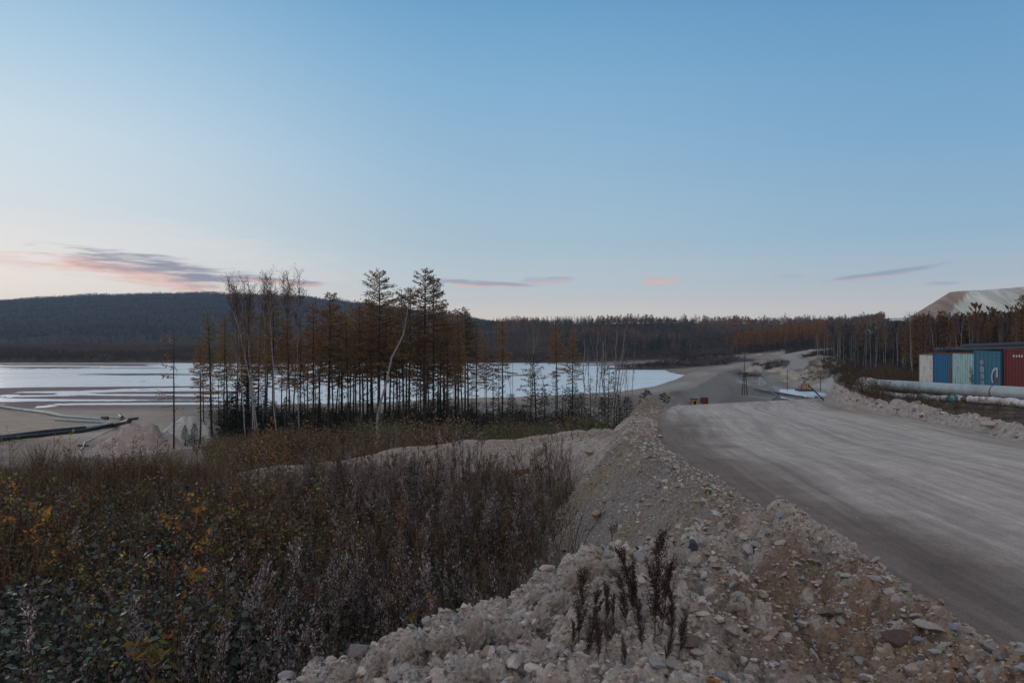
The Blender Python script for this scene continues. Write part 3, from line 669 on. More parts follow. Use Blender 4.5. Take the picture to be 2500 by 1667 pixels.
def spike(seed, h=1.5, nl=130, cols=((.15,.125,.125),(.10,.08,.075)), br=7, ll=.035, leafcol=(.09,.055,.04), fl=.45, spread=.16, blow=.38):
    """dry stalk of willowherb or wormwood with fluffy, upright side spikes"""
    r = np.random.default_rng(seed); K = MB(); a0 = r.uniform(0,6.28); ln = r.uniform(0,.12)*h
    q = np.linspace(0,1,6)[:,None]; P = np.array([math.cos(a0)*ln, math.sin(a0)*ln, h])*q*[1,1,1]; P[:,:2] *= q; K.tube(P, .007*(1.15-q[:,0])*h/1.5, 4, (.07,.045,.04))
    S = [(P[3], P[5]+[0,0,.02], 1.)]
    for k in range(br):
        t = r.uniform(blow,.93); i = t*5; j = int(i); o = P[j]*(1-i+j)+P[min(j+1,5)]*(i-j); a = r.uniform(0,6.28); l = h*r.uniform(.14,.32)*(1.15-t*.6)
        e = o+np.array([math.cos(a)*spread*l*2, math.sin(a)*spread*l*2, l]); K.tube([o, (o+e)/2+[0,0,-.02], e], [.004,.003,.002], 3, (.07,.05,.045)); S.append((o, e, .7))
    S3 = np.array([s[2] for s in S]); w = S3/S3.sum(); i = r.choice(len(S), nl, p=w); f = r.uniform(fl*.6,1.02,nl)[:,None]
    A = np.array([s[0] for s in S])[i]; B = np.array([s[1] for s in S])[i]; c = A+(B-A)*f+r.normal(size=(nl,3))*.014*h/1.3
    d = unit(unit(B-A)+r.normal(size=(nl,3))*.55); K.leaves(c, d, r.uniform(.6,1.5,nl)*ll*h/1.4, r.uniform(.3,.6,nl)*ll*h/1.4, pick(cols,nl,.3,r), r)
    m = 26; t = r.uniform(.12,.6,m); a = r.uniform(0,6.28,m); c = np.array([np.interp(t,np.linspace(0,1,6),P[:,j]) for j in range(3)]).T
    K.leaves(c, unit(np.c_[np.cos(a),np.sin(a),r.uniform(-.9,.4,m)]), r.uniform(.05,.12,m), r.uniform(.01,.02,m), pick((leafcol,),m,.3,r), r)
    return K
def sapling(seed, h=1.8, nl=70, cols=((.36,.20,.04),(.42,.17,.05),(.20,.19,.05)), ll=.09, br=7, lw=.72):
    r = np.random.default_rng(seed); T = MB(); K = MB(); ln = r.normal(size=2)*.10*h
    q = np.linspace(0,1,5)[:,None]; P = np.c_[q*ln, q*h]+r.normal(size=(5,3))*.02*q; T.tube(P, .011*(1.15-q[:,0])*h/1.8, 5, (.07,.05,.04)); seg = [(P[2],P[4])]
    for k in range(br):
        t = r.uniform(.25,.92); o = np.array([np.interp(t,q[:,0],P[:,j]) for j in range(3)]); a = r.uniform(0,6.28); l = h*r.uniform(.15,.33); e = o+l*np.array([math.cos(a)*.75, math.sin(a)*.75, .65]); T.tube([o,e], [.006,.003], 3, (.07,.05,.04)); seg.append((o,e))
    i = r.integers(len(seg), size=nl); f = r.uniform(.25,1.05,nl)[:,None]; A = np.array([s[0] for s in seg])[i]; B = np.array([s[1] for s in seg])[i]
    K.leaves(A+(B-A)*f+r.normal(size=(nl,3))*.02, unit(r.normal(size=(nl,3))*[1,1,.4]+[0,0,-.55]), r.uniform(.7,1.25,nl)*ll, r.uniform(.8,1.15,nl)*ll*lw, pick(cols,nl,.2,r), r)
    return T, K
def reed(seed, h=1.7, nl=16, cols=((.30,.17,.08),(.24,.13,.06))):
    r = np.random.default_rng(seed); T = MB(); K = MB(); T.tube([[0,0,0],[.03,0,h*.6],[.06*r.normal(),.05*r.normal(),h]], [.012,.009,.004], 4, (.17,.10,.06))
    t = np.linspace(.3,1,nl); a = np.arange(nl)*2.6+r.normal(size=nl)*.4
    for k in range(nl):
        o = np.array([.03,0,h*t[k]]); d = np.array([math.cos(a[k]),math.sin(a[k]),0]); L_ = r.uniform(.22,.38)*(1.2-.5*t[k]); prev = o
        for s in range(3):
            nx = prev+d*L_*.4+np.array([0,0,L_*(.34-.34*s)]); K.leaves(prev[None], (nx-prev)[None], [np.linalg.norm(nx-prev)*1.25], [.035-.008*s], pick(cols,1,.2,r), r); prev = nx
    return T, K
def scatter(name, protos, P, S, mat, yaw=None, tint=None, parent=None, tilt=0, idx=None, r=rng, **k):
    n = len(P); idx = r.integers(len(protos), size=n) if idx is None else idx; yaw = r.uniform(0,6.283,n) if yaw is None else yaw
    S = np.broadcast_to(S, (n,)) if np.ndim(S) < 2 else S; Vs=[];Qs=[];Cs=[];o=0
    for kx in range(len(protos)):
        sel = np.nonzero(idx == kx)[0]
        if not len(sel): continue
        V,Q,Cc = protos[kx]; c = np.cos(yaw[sel])[:,None]; s = np.sin(yaw[sel])[:,None]
        sc_ = S[sel] if S.ndim == 2 else np.repeat(S[sel][:,None],3,1)
        X = (V[None,:,0]*c-V[None,:,1]*s)*sc_[:,0:1]; Y = (V[None,:,0]*s+V[None,:,1]*c)*sc_[:,1:2]; Zz = V[None,:,2]*sc_[:,2:3]
        if tilt:
            tx = r.normal(size=(len(sel),1))*tilt; ty = r.normal(size=(len(sel),1))*tilt; X = X+Zz*tx; Y = Y+Zz*ty
        W = np.stack([X,Y,Zz],-1)+P[sel][:,None,:]
        Vs.append(W.reshape(-1,3)); Qs.append((Q[None]+(np.arange(len(sel))*len(V))[:,None,None]).reshape(-1,Q.shape[1])+o); o += W.shape[0]*W.shape[1]
        cc = np.broadcast_to(Cc[None], (len(sel),)+Cc.shape)
        if tint is not None: cc = cc*tint[sel][:,None,:]
        Cs.append(cc.reshape(-1,3))
    return link(name, make_mesh(name, np.concatenate(Vs), np.concatenate(Qs), np.concatenate(Cs)), mat, parent, **k)
def field(n, f, bx, by, seed):
    """n random points in a box kept where f(x,y) exceeds a random number"""
    r = np.random.default_rng(seed); x = r.uniform(*bx, n); y = r.uniform(*by, n); k = f(x,y) > r.random(n); x, y = x[k], y[k]; return np.c_[x, y, Hd(x,y)+E-.03]
def pfield(n, f, bq, bD, seed):
    r = np.random.default_rng(seed); D = np.sqrt(r.uniform(bD[0]**2, bD[1]**2, n)); q = r.uniform(*bq, n); x = q*D; k = f(x,D,q) > r.random(n); x, D = x[k], D[k]; return np.c_[x, D, Hd(x,D)+E-.05]
def bankmask(x, y):
    d = x-xl(y); yc = np.interp(x, FX, FY); bd, _, _, _ = polyd(x, y, BEN)
    return sstep(-2.3,-3.2,d+.35*fbm(x*.7,y*.7,721,3))*sstep(.4,1.4,y-yc)*np.where(y > 18, sstep(2.0,3.0,bd), 1)
# --- pit and slope, undergrowth
mauve = ((.24,.205,.21),(.17,.14,.145),(.30,.265,.27)); brownc = ((.16,.11,.075),(.12,.08,.055),(.20,.14,.08))
pr = [spike(200+i, cols=mauve).arr() for i in range(8)]+[spike(220+i, cols=brownc, h=1.7).arr() for i in range(2)]
clump = lambda x,y,s,lo=.25: lo+(1-lo)*sstep(-.12,.22,fbm(x*.55,y*.55,s,3))
P = field(5600, lambda x,y: clump(x,y,701)*bankmask(x,y)*(.06+.94*sstep(-6.5,-3.0,x+.22*(y-9)))*np.where(y>23,.15,1), (-12,2.6), (5.5,29), 1)
scatter('dry_weeds', pr, P, rng.uniform(.5,1.05,len(P))*(1+.5*fbm(P[:,0]*.6,P[:,1]*.6,703,2)), M_fluff, tilt=.13, tint=np.clip(1+.3*rng.normal(size=(len(P),1)),.4,1.8)*np.ones((1,3)), kind='stuff', label='dense grey brown dry weed stalks filling the pit below the rubble bank', cat='weeds')
pr = [shrub(240+i, 1.0, .8, 8, 185, ((.055,.095,.08),(.045,.07,.062),(.085,.11,.07),(.10,.085,.08)), .078, .62, up=.15, low=.1).arr() for i in range(6)]
P = field(4600, lambda x,y: clump(x,y,705)*bankmask(x,y)*(sstep(-2.2,-3.8,x+.15*(y-8))*sstep(17,12,y)+.10), (-16,2), (4.5,20), 2)
scatter('leafy_undergrowth', pr, P, rng.uniform(.55,1.3,len(P))*(1+.4*fbm(P[:,0]*.5,P[:,1]*.5,707,2)), M_glossleaf, tilt=.1, tint=np.clip(1+.3*rng.normal(size=(len(P),1)),.4,1.8)*np.ones((1,3)), kind='stuff', label='low dark green leafy undergrowth in the near left corner of the pit', cat='undergrowth')
olive = ((.17,.15,.05),(.11,.11,.045),(.22,.14,.05),(.15,.085,.045),(.08,.07,.045)); 
pr = [shrub(260+i, 1.5, 1.0, 11, 230, olive if i % 3 else ((.20,.10,.045),(.15,.075,.035),(.10,.06,.035)), .075, .5).arr() for i in range(8)]
P = field(4800, lambda x,y: clump(x,y,709,.4)*bankmask(x,y)*(sstep(-3,-5,x+.1*(y-14))*sstep(11,15,y)+.10*sstep(10,14,y))*np.where(y > 23.5, (x > -.42*y)*1., 1), (-24,3), (9,34), 3)
Pk = np.random.default_rng(5); scatter('autumn_brush', pr, P, rng.uniform(.6,1.1,len(P))*(1+.6*fbm(P[:,0]*.35,P[:,1]*.35,311,2))*np.interp(P[:,1],[13,17,24],[1.05,.85,.62]), M_leaf, tilt=.1, kind='stuff', tint=np.clip(1+.25*Pk.normal(size=(len(P),1)),.5,1.6)*np.ones((1,3)), label='olive and rusty autumn brush behind the green undergrowth on the left', cat='brush')
pr = [sapling(900+i, 2.0, 46, ((.30,.24,.06),(.22,.20,.06),(.30,.17,.05),(.12,.13,.05)), ll=.085, br=8, lw=.5) for i in range(6)]
pr = [(lambda a, b: (np.concatenate([a[0],b[0]]), np.concatenate([a[1],b[1]+len(a[0])]), np.concatenate([a[2],b[2]])))(T.arr(), K.arr()) for T, K in pr]
P = field(520, lambda x,y: bankmask(x,y)*(.10+.9*sstep(-1,-5,x+.1*(y-8)))*sstep(6,9,y)*clump(x,y,711,.1), (-18,2), (6,24), 15)
scatter('leafy_stalks', pr, P, rng.uniform(.45,1.05,len(P)), M_leaf, tilt=.12, tint=np.clip(1+.3*rng.normal(size=(len(P),1)),.4,1.6)*np.ones((1,3)), kind='stuff', label='scattered yellowing leafy stalks sticking up through the brush', cat='stalks')
K = MB(); r_ = np.random.default_rng(77)
for s_ in range(14):
    b0 = np.r_[r_.normal(size=2)*.05, 0]; e0 = b0+np.r_[r_.normal(size=2)*.45, r_.uniform(.5,1.5)]; K.tube([b0, (b0+e0)/2+np.r_[r_.normal(size=2)*.06,.1], e0], [.006,.005,.002], 3, (.20,.15,.11) if s_ % 3 else (.08,.06,.055))
P = field(1500, lambda x,y: bankmask(x,y)*sstep(5,7,y), (-16,2.4), (5,26), 16)
scatter('dead_stems', [K.arr()], P, rng.uniform(.4,1.1,len(P)), M_fluff, kind='stuff', label='tangled bare dead stems among the undergrowth', cat='stems')
brn = ((.19,.13,.075),(.14,.10,.06),(.24,.15,.07),(.10,.08,.06)); grn = ((.14,.145,.07),(.10,.115,.055),(.13,.095,.055))
pr = [shrub(280+i, 2.2, 1.6, 12, 230, brn if i < 5 else grn, .14, .4, up=.8, srad=.012).arr() for i in range(8)]
def slope(x,y,q): return np.where((q < -.44), 0, 1)*(.35+.65*sstep(-.25,.1,fbm(x*.16,y*.12,303,3)))*np.where(y < 34, bankmask(x,y), 1)*sstep(.17,.12,q)*np.where(q > .1, sstep(34,38,y)*.6, 1)*np.where(((x+45.5)/6)**2+((y-84)/7)**2 < 1, 0, 1)
P = pfield(6200, slope, (-.95,.3), (29,92), 4)
gi = np.where(fbm(P[:,0]*.07, P[:,1]*.05, 301, 3) > .08, rng.integers(5,8,len(P)), rng.integers(0,5,len(P)))
scatter('slope_thicket', pr, P, rng.uniform(.5,1.15,len(P))*np.interp(P[:,1],[28,45,70,95],[.65,1.05,1.0,.85])*(1+.85*fbm(P[:,0]*.2,P[:,1]*.16,305,2)), M_leaf, idx=gi, tint=np.clip(1+.2*rng.normal(size=(len(P),1)),.6,1.5)*np.ones((1,3)), kind='stuff', label='brown and olive thicket covering the slope down toward the lakeside grove', cat='thicket')
pr = [shrub(300+i, 2.6, 2.0, 9, 150, ((.020,.022,.018),(.03,.027,.02),(.045,.03,.02)), .22, .45, up=.4, srad=.02).arr() for i in range(5)]
P = pfield(1700, lambda x,y,q: sstep(-.45,-.40,q)*sstep(.18,.14,q)*np.where(q > -.02, .6, 1)*sstep(134,120,y+20*q), (-.5,.2), (80,134), 5)
scatter('grove_floor_brush', pr, P, rng.uniform(.5,1.05,len(P)), M_needle, kind='stuff', label='dark tangled brush around the feet of the lakeside grove', cat='brush')
# right side of the road
pr = [shrub(320+i, 1.5, 1.2, 12, 260, ((.12,.07,.035),(.09,.065,.03),(.15,.10,.035),(.06,.045,.03)), .075, .45, up=.7).arr() for i in range(6)]
def rside(x, y):
    e = x-xr(y)+np.where(y > 43, 1.0, 0); return sstep(1.7,2.3,e)*(sstep(4.2,3.2,e)*.45*sstep(30,27,y)+sstep(29,35,y)*((x < 26.2)|(y > 52.8))*.9*sstep(62,56,y)+.36*(.3+.7*sstep(-.1,.15,fbm(x*.6,y*.6,741,2))))*np.where((x > 28.6)&(y > 36)&(x < 37.5)&(y < 53.5), 0, 1)*np.where((x>26.1)&(x<27.9),.12,1)*np.where((x>24.3)&(x<25.7)&(y<50),.03,1)*np.where((x>27.8)&(y<40),.3,1)
P = field(3600, rside, (13,44), (14,66), 6)
scatter('roadside_brush', pr, P, rng.uniform(.4,1.1,len(P))*np.where(P[:,0] > 24, .55, 1)*np.interp(P[:,1],[20,32,40,43,47],[.42,.6,1,1,1.35])*np.where((P[:,0]>19)&(P[:,1]<44),.62,1), M_leaf, kind='stuff', label='rusty brown brush between the right road berm and the pipes', cat='brush')
P = pfield(5200, lambda x,y,q: np.where(q > .53, sstep(56,64,y), sstep(66,76,y)*np.where(q > .478, 1, sstep(.40,.46,q)*sstep(150,120,y)))*np.where(y > 150, (q < .56)*.5, .8), (.38,.8), (56,235), 7); P_ = pfield(260, lambda x,y,q: (fbm(x*.12,y*.12,731,2) > -.05)*1., (.383,.478), (150,196), 17); P = np.concatenate([P, P_])
scatter('hollow_thicket', pr, P, rng.uniform(1.0,1.9,len(P)), M_leaf, kind='stuff', label='brown thicket in the hollow between the pipes and the birch wood', cat='thicket')
# far brushy mounds and the foot of the wood
pr = [shrub(340+i, 2.4, 2.6, 6, 60, ((.055,.035,.028),(.04,.032,.028),(.085,.045,.025)), .5, .45, up=.6, srad=.03).arr() for i in range(5)]
def farbr(x,y,q):
    m = 0*x
    for px, Dm, rx, ry in ((1745,388,34,16),(1690,385,40,14),(1620,372,30,8)): m = np.maximum(m, ((x-(px-1250)/FPX*Dm)/rx)**2+((y-Dm)/ry)**2 < 1.)
    dd, _, _, _ = polyd(x,y,DAM); hd, _, _, _ = polyd(x,y,HROAD)
    m = np.maximum(m, .8*((q > .455)&(y > 205)&(y < 345)&(hd > 9)&(x > 118+.05*(y-205))))
    m = np.maximum(m, .7*((fbm(x*.04,y*.03,117,4) > .15)&(y > 262)&(y < 440)&(q > .27)&(q < .46)))
    return m*(dd > 9)*(hd > 7)
P = pfield(9000, farbr, (.15,.62), (205,440), 8); P = P[P[:,2] > .1-3.0*(P[:,0]/P[:,1]>.3)]
scatter('far_scrub', pr, P, rng.uniform(.35,.8,len(P)), M_needle, kind='stuff', label='dark low scrub on the mounds between the lake and the wood', cat='scrub')
P = pfield(5200, lambda x,y,q: (q < .02+.0*y)*.9+(q>.02)*(y<560)*.8, (-.85,.26), (492,760), 9)
scatter('shore_scrub', pr, P, rng.uniform(.8,2.0,len(P)), M_needle, tint=np.where(fbm(P[:,0]*.01,P[:,1]*.02,401,3)[:,None] > .05, 1.9, 1.0)*np.ones((1,3)), kind='stuff', label='brown scrub along the far shore of the lake', cat='scrub')
# --- far forest (one mass) built from small trees
def fartree(kind, seed):
    r = np.random.default_rng(seed); K = MB()
    if kind == 0:   # spruce
        K.tube([[0,0,0],[0,0,12]], [.2,.05], 3, BARK); m = 46; t = r.uniform(.12,1,m)**.9; a = r.uniform(0,6.28,m); rr = 2.1*(1-t)*r.uniform(.2,1,m)
        K.leaves(np.c_[np.cos(a)*rr,np.sin(a)*rr,12.6*t], unit(np.c_[np.cos(a),np.sin(a),-.5+0*a]), r.uniform(1.0,2.0,m)*(1.15-t), r.uniform(.5,.9,m), pick(((.018,.026,.02),(.012,.018,.016)),m,.3,r), r)
    elif kind == 1: # larch
        K.tube([[0,0,0],[0,0,13]], [.2,.05], 3, BARK); m = 52; t = r.uniform(.4,1,m); a = r.uniform(0,6.28,m); rr = 2.3*(1.02-t)**.6*r.uniform(.1,1,m)
        K.leaves(np.c_[np.cos(a)*rr,np.sin(a)*rr,14*t-.5], unit(np.c_[np.cos(a)*.5,np.sin(a)*.5,.7+0*a]), r.uniform(.7,1.5,m), r.uniform(.35,.7,m), pick(((.12,.062,.028),(.095,.05,.026),(.15,.075,.03)),m,.2,r), r)
    else:           # bare birch
        K.tube([[0,0,0],[.2,0,7],[.1,.1,12]], [.07,.05,.02], 3, (.20,.20,.22)); m = 40; t = r.uniform(.45,1,m); a = r.uniform(0,6.28,m); rr = 1.7*(1.05-t)**.5*r.uniform(.1,1,m)
        K.leaves(np.c_[np.cos(a)*rr,np.sin(a)*rr,12*t-.5], unit(np.c_[np.cos(a)*.3,np.sin(a)*.3,1+0*a]), r.uniform(1.2,2.4,m), r.uniform(.10,.30,m), pick(((.085,.062,.06),(.11,.075,.06),(.065,.05,.052)),m,.25,r), r)
    return K.arr()
FT = [fartree(0,1),fartree(0,2),fartree(1,3),fartree(1,4),fartree(2,5),fartree(2,6),fartree(2,7)]
K = MB(); r_ = np.random.default_rng(8); m = 44; a = r_.uniform(0,6.28,m); t = np.sqrt(r_.uniform(0,1,m)); rr = 3.0*np.sqrt(1-t*.9)*r_.uniform(.1,1,m)
K.leaves(np.c_[np.cos(a)*rr,np.sin(a)*rr,10*t], unit(np.c_[np.cos(a)*.5,np.sin(a)*.5,.8+0*a]), r_.uniform(1.0,2.0,m), r_.uniform(.3,.7,m), pick(((.075,.055,.052),(.095,.065,.05),(.06,.048,.05)),m,.25,r_), r_); FT.append(K.arr())
def treeidx(P, r=rng, bias=0.):
    a = fbm(P[:,0]*.012, P[:,1]*.010, 501, 3)+.22*r.normal(size=len(P))+bias; b = fbm(P[:,0]*.014+9, P[:,1]*.012, 502, 3)+.2*r.normal(size=len(P))
    return np.where(a > .18, r.integers(0,2,len(P)), np.where(b > .20, r.integers(2,4,len(P)), r.integers(4,7,len(P))))
P = pfield(8600, lambda x,y,q: sstep(.0,.1,q+.10*sstep(700,900,y))*1., (-.14,.82), (548,930), 10)
P = P[~(P[:,0] > .545*P[:,1])]; far7 = P[:,1] > 700
ix = treeidx(P, bias=np.interp(P[:,1],[550,860,900],[-.06,-.02,.3]))
ix = np.where((ix > 3)&(far7|(rng.random(len(P)) < .72)), 7, ix); wt = sstep(-.1,.3,fbm(P[:,0]*.02,P[:,1]*.015,513,3))[:,None]; sw = rng.uniform(.45,1.0,len(P)); scatter('ridge_forest', FT, P, np.c_[sw*1.25,sw*1.25,sw*(1+.25*fbm(P[:,0]*.05,P[:,1]*.05,511,2))], M_needle, idx=ix, tint=np.where((ix > 1)[:,None], 1.15+wt*np.array([[.9,.6,.3]]), 1.)*(1+.15*rng.normal(size=(len(P),1))), kind='stuff', label='dark mixed forest covering the long ridge behind the lake', cat='forest')
def wood(x,y,q):
    e = np.interp(q, [.30,.34,.44,.47,.53,.58,.80], [520,470,440,330,235,200,175])
    hd, _, _, _ = polyd(x,y,HROAD); return (y > e)*(hd > 12)*1.*~((q > .50)&(y > 330-200*(q-.5)))*~((q > .47)&(y > 440))
P = pfield(5200, wood, (.31,.86), (170,548), 11); ix = treeidx(P); q = P[:,0]/P[:,1]
ix = np.where((q > .33)&(q < .46)&(rng.random(len(P)) < .88), rng.integers(2,4,len(P)), ix); ix = np.where((q > .46)&(rng.random(len(P)) < .5), rng.integers(4,7,len(P)), ix)
scatter('hillside_wood', FT, P, np.c_[[rng.uniform(.75,1.15,len(P))]*3].T, M_needle, idx=ix, tint=np.where(((ix == 2)|(ix == 3))[:,None], np.array([[1.8,1.6,1.35]]), 1.), kind='stuff', label='larch and bare birch wood climbing the slope below the spoil heap', cat='wood')
P = pfield(24000, lambda x,y,q: sstep(.08,-.02,q)*np.interp(y,[820,1000],[.4,1]), (-.9,.12), (800,2150), 12)
K = MB(); r_ = np.random.default_rng(3); m = 12; a = r_.uniform(0,6.28,m); t = r_.uniform(.1,1,m)
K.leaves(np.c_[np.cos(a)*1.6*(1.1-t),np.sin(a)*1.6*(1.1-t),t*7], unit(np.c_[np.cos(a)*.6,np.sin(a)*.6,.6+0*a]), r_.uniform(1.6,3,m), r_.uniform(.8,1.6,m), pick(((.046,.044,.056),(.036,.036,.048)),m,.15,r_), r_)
scatter('hill_forest', [K.arr()], P, rng.uniform(.55,.85,len(P)), M_needle, kind='stuff', tint=np.clip(1+.12*rng.normal(size=(len(P),1)),.5,1.7)*np.ones((1,3)), label='bare blue grey forest on the big hill across the lake', cat='forest')
# ------------------------------------------------------------------ individual trees
ORD = ['first','second','third','fourth','fifth','sixth','seventh','eighth','ninth','tenth','eleventh','twelfth','thirteenth','fourteenth','fifteenth','sixteenth','seventeenth','eighteenth','nineteenth']
TENS = {20:'twenti',30:'thirti',40:'forti',50:'fifti',60:'sixti',70:'seventi',80:'eighti'}
def ordw(n):
    if n <= 19: return ORD[n-1]
    t, u = n//10*10, n % 10
    return TENS[t]+'eth' if u == 0 else TENS[t].replace('ti','ty')+'-'+ORD[u-1]
def place_tree(name, meshes, x, y, s, lean=(0,0), rz=0, mats=None, parts=('trunk','crown'), **k):
    """meshes = shared mesh data of the parts"""
    z = float(Z(x,y)[0])-.12
    o = empty(name, (x,y,z), 0, **k); o.rotation_euler = (lean[1], lean[0], rz); o.scale = (s,)*3 if np.isscalar(s) else s
    for nm, me in zip(parts, meshes):
        if me is not None:
            c = bpy.data.objects.new(nm, me); C.objects.link(c); c.parent = o
    return o
def protos(tk, nm, mt, mc, parts=('trunk','crown')):
    T, K = tk; a = T.mesh(parts[0], True); a.materials.append(mt); b = None
    if K.V: b = K.mesh(parts[1]); b.materials.append(mc)
    return (a, b)
OR = ((.30,.185,.10),(.23,.145,.085),(.37,.22,.105)); DK = ((.19,.125,.065),(.15,.10,.055),(.23,.145,.07)); GR = ((.10,.09,.038),(.075,.075,.036),(.13,.095,.04))
PALS = [OR, ((.26,.185,.09),(.21,.15,.075),(.32,.22,.10)), ((.30,.16,.09),(.24,.13,.075),(.36,.19,.09)), ((.26,.20,.095),(.21,.165,.08),(.30,.22,.10)), OR]
LA = [protos(larch(10+i, 22, [.40,.46,.43,.50,.44][i], [3.0,2.5,2.9,2.4,3.3][i], 33, PALS[i], leafL=.27, gap=[.05,.18,.08,.22,.1][i]), 'l', M_bark, M_needle) for i in range(5)]
LW = protos(larch(31, 24, .40, 5.8, 30, DK, rad=.22, leafL=.27), 'l', M_bark, M_needle)       # wide crown
LT = protos(larch(32, 25, .60, 4.3, 30, DK, rad=.27, gap=.12, leafL=.27), 'l', M_bark, M_needle)       # tall, open crown
LS = protos(larch(33, 22, .50, 5.2, 32, DK, rad=.18, gap=.05, leafL=.27, lim=lambda a: a < 2.0 or a > 4.4), 'l', M_bark, M_needle)  # crown swept right
LG = protos(larch(34, 20, .55, 2.4, 20, GR, rad=.17), 'l', M_bark, M_needle)
LL = protos(larch(35, 14, .30, 2.6, 8, OR, rad=.10, gap=.35, dead=10, lim=lambda a: 2.0 < a < 4.4), 'l', M_bark, M_needle)  # lone, branches to the left
BI = [protos(birch(50+i, 20, 4, .5+.05*i, .8, 170, 620, rad=.065), 'b', M_birch, M_leaf) for i in range(4)]
BB = [protos(birch(60+i, 14, 3, .45, .9, 46, 0, rad=.08), 'b', M_birch, M_leaf) for i in range(4)]
YL_ = [protos(larch(70+i, 8.5, .18, 1.5, 16, GR if i % 2 else ((.14,.085,.03),(.10,.06,.025)), rad=.07, dead=8, gap=.3, leafL=.22), 'y', M_bark, M_needle) for i in range(5)]
SP = [protos(spruce(80+i, 6, 1.3+.15*i, 80), 's', M_bark, M_needle) for i in range(4)]
def XD(px, D): return (px-1250)/FPX*D
# hand-placed trees: px of the foot, depth, py of the top, kind, lean in photo px (top px - foot px), note
G = [(424,84,800,LL,0,'lone thin larch with branches only on its left, before the white mound'),
 (489,90,838,'la',0,''),(518,92,760,'la',-16,''),(604,96,742,'la',-22,''),(667,92,712,LA[1],-2,''),
 (767,95,738,LA[2],2,''),(801,97,716,LS,4,'larch with a flat lopsided top, in the left half of the grove'),(834,100,760,'la',0,''),
 (851,94,757,'la',-8,''),(868,98,752,'la',0,''),(888,102,757,'la',4,''),(905,96,748,'la',0,''),
 (925,94,664,LW,0,'large larch with a broad dark conical crown above the skyline, left of the curved birch'),(938,99,762,'la',3,''),(952,104,745,'la',2,''),
 (985,92,704,LA[3],3,'larch with a narrow dark top just right of the curved birch'),(998,96,703,LW,2,''),
 (1036,93,658,LT,-4,'tallest larch of the grove, bare trunk and open crown'),(1059,96,681,LS,-2,'tall larch with its crown swept right, beside the tallest larch'),
 (1092,99,788,'la',-2,''),(1134,105,752,LG,0,'green larch with a dense rounded top, right part of the grove'),
 (1163,106,791,LA[0],-3,'rusty brown larch just right of the dense green larch'),(1228,108,778,LA[4],0,'orange brown larch standing alone over open water, left of the forked birch'),
 (1360,124,785,LA[2],-4,'orange larch right of the forked white birch'),(1396,126,803,LA[0],-3,'smaller orange larch beside the right-hand orange larch'),
 (1076,100,770,'la',-3,''),(1112,104,800,'la',0,''),(1188,112,830,'la',-6,'')]
rg = np.random.default_rng(77)
for px in np.linspace(546,1150,44)+rg.normal(size=44)*5: G.append((px, rg.uniform(92,120), rg.uniform(735,815) if px > 740 else rg.uniform(765,835), 'la', rg.normal()*9, ''))
G.sort(key=lambda g: g[0]); n = 0
for px, D, pt, kd, ln, note in G:
    n += 1; me = LA[rg.integers(5)] if isinstance(kd, str) else kd
    x = XD(px, D); zg = float(Z(x,D)[0]); top = E+(833-pt)/FPX*D; H = top-zg
    hh = me[0].vertices[len(me[0].vertices)-1].co.z if False else {id(LW):24,id(LT):25,id(LG):20,id(LL):14}.get(id(me), 22)
    s = H/hh; sx = s if not isinstance(kd, str) else s*rg.uniform(.8,1.1)
    lean = math.atan(ln/FPX*D/H)
    lab = note or f'thin dark larch trunk, {ordw(n)} larch from the left in the lakeside grove'
    o = place_tree('larch_tree', me, x, D, (max(sx,s*.8),max(sx,s*.8),s), (lean, rg.normal()*.01), rg.uniform(-.2,.2) if me in (LS,LL) else rg.uniform(0,6.28), label=lab, cat='larch', group='larches of the lakeside grove')
    if me in (LS, LL): o.rotation_euler = (0, lean, 0)
B_ = [(629,86,670,-68,'birch leaning left, leftmost pale stem of the birch clump in the grove'),(632,88,680,-36,'birch leaning left behind the leftmost leaning birch'),
 (620,90,690,-14,'nearly upright birch in the leaning birch clump'),(676,89,666,-32,'birch with a leafy top leaning left, right of the birch clump'),
 (694,97,668,3,'slim upright birch between the leaning birch and the broad leafy one'),(730,93,664,1,'upright birch with the broadest leafy top in the grove'),
 (602,88,700,-30,'short leaning birch stem in front of the dark spruces'),(583,100,690,-20,'thin birch at the left end of the birch clump'),(640,104,692,10,'thin birch behind the clump, leaning slightly right'),
 (655,100,684,-10,'thin birch behind the leafy leaning birch'),(708,104,676,-6,'thin birch behind the broad leafy birch'),(524,95,860,-14,'short thin birch right of the lone larch')]
for i,(px,D,pt,ln,lab) in enumerate(B_):
    x = XD(px,D); zg = float(Z(x,D)[0]); H = E+(833-pt)/FPX*D-zg; me = BI[i % 4]
    o = place_tree('birch_tree', me, x, D, (H/20*.95,H/20*.95,H/20), label='white '+lab, cat='birch', group='birches of the lakeside grove'); o.rotation_euler = (0, math.atan(ln/FPX*D/H), .0)
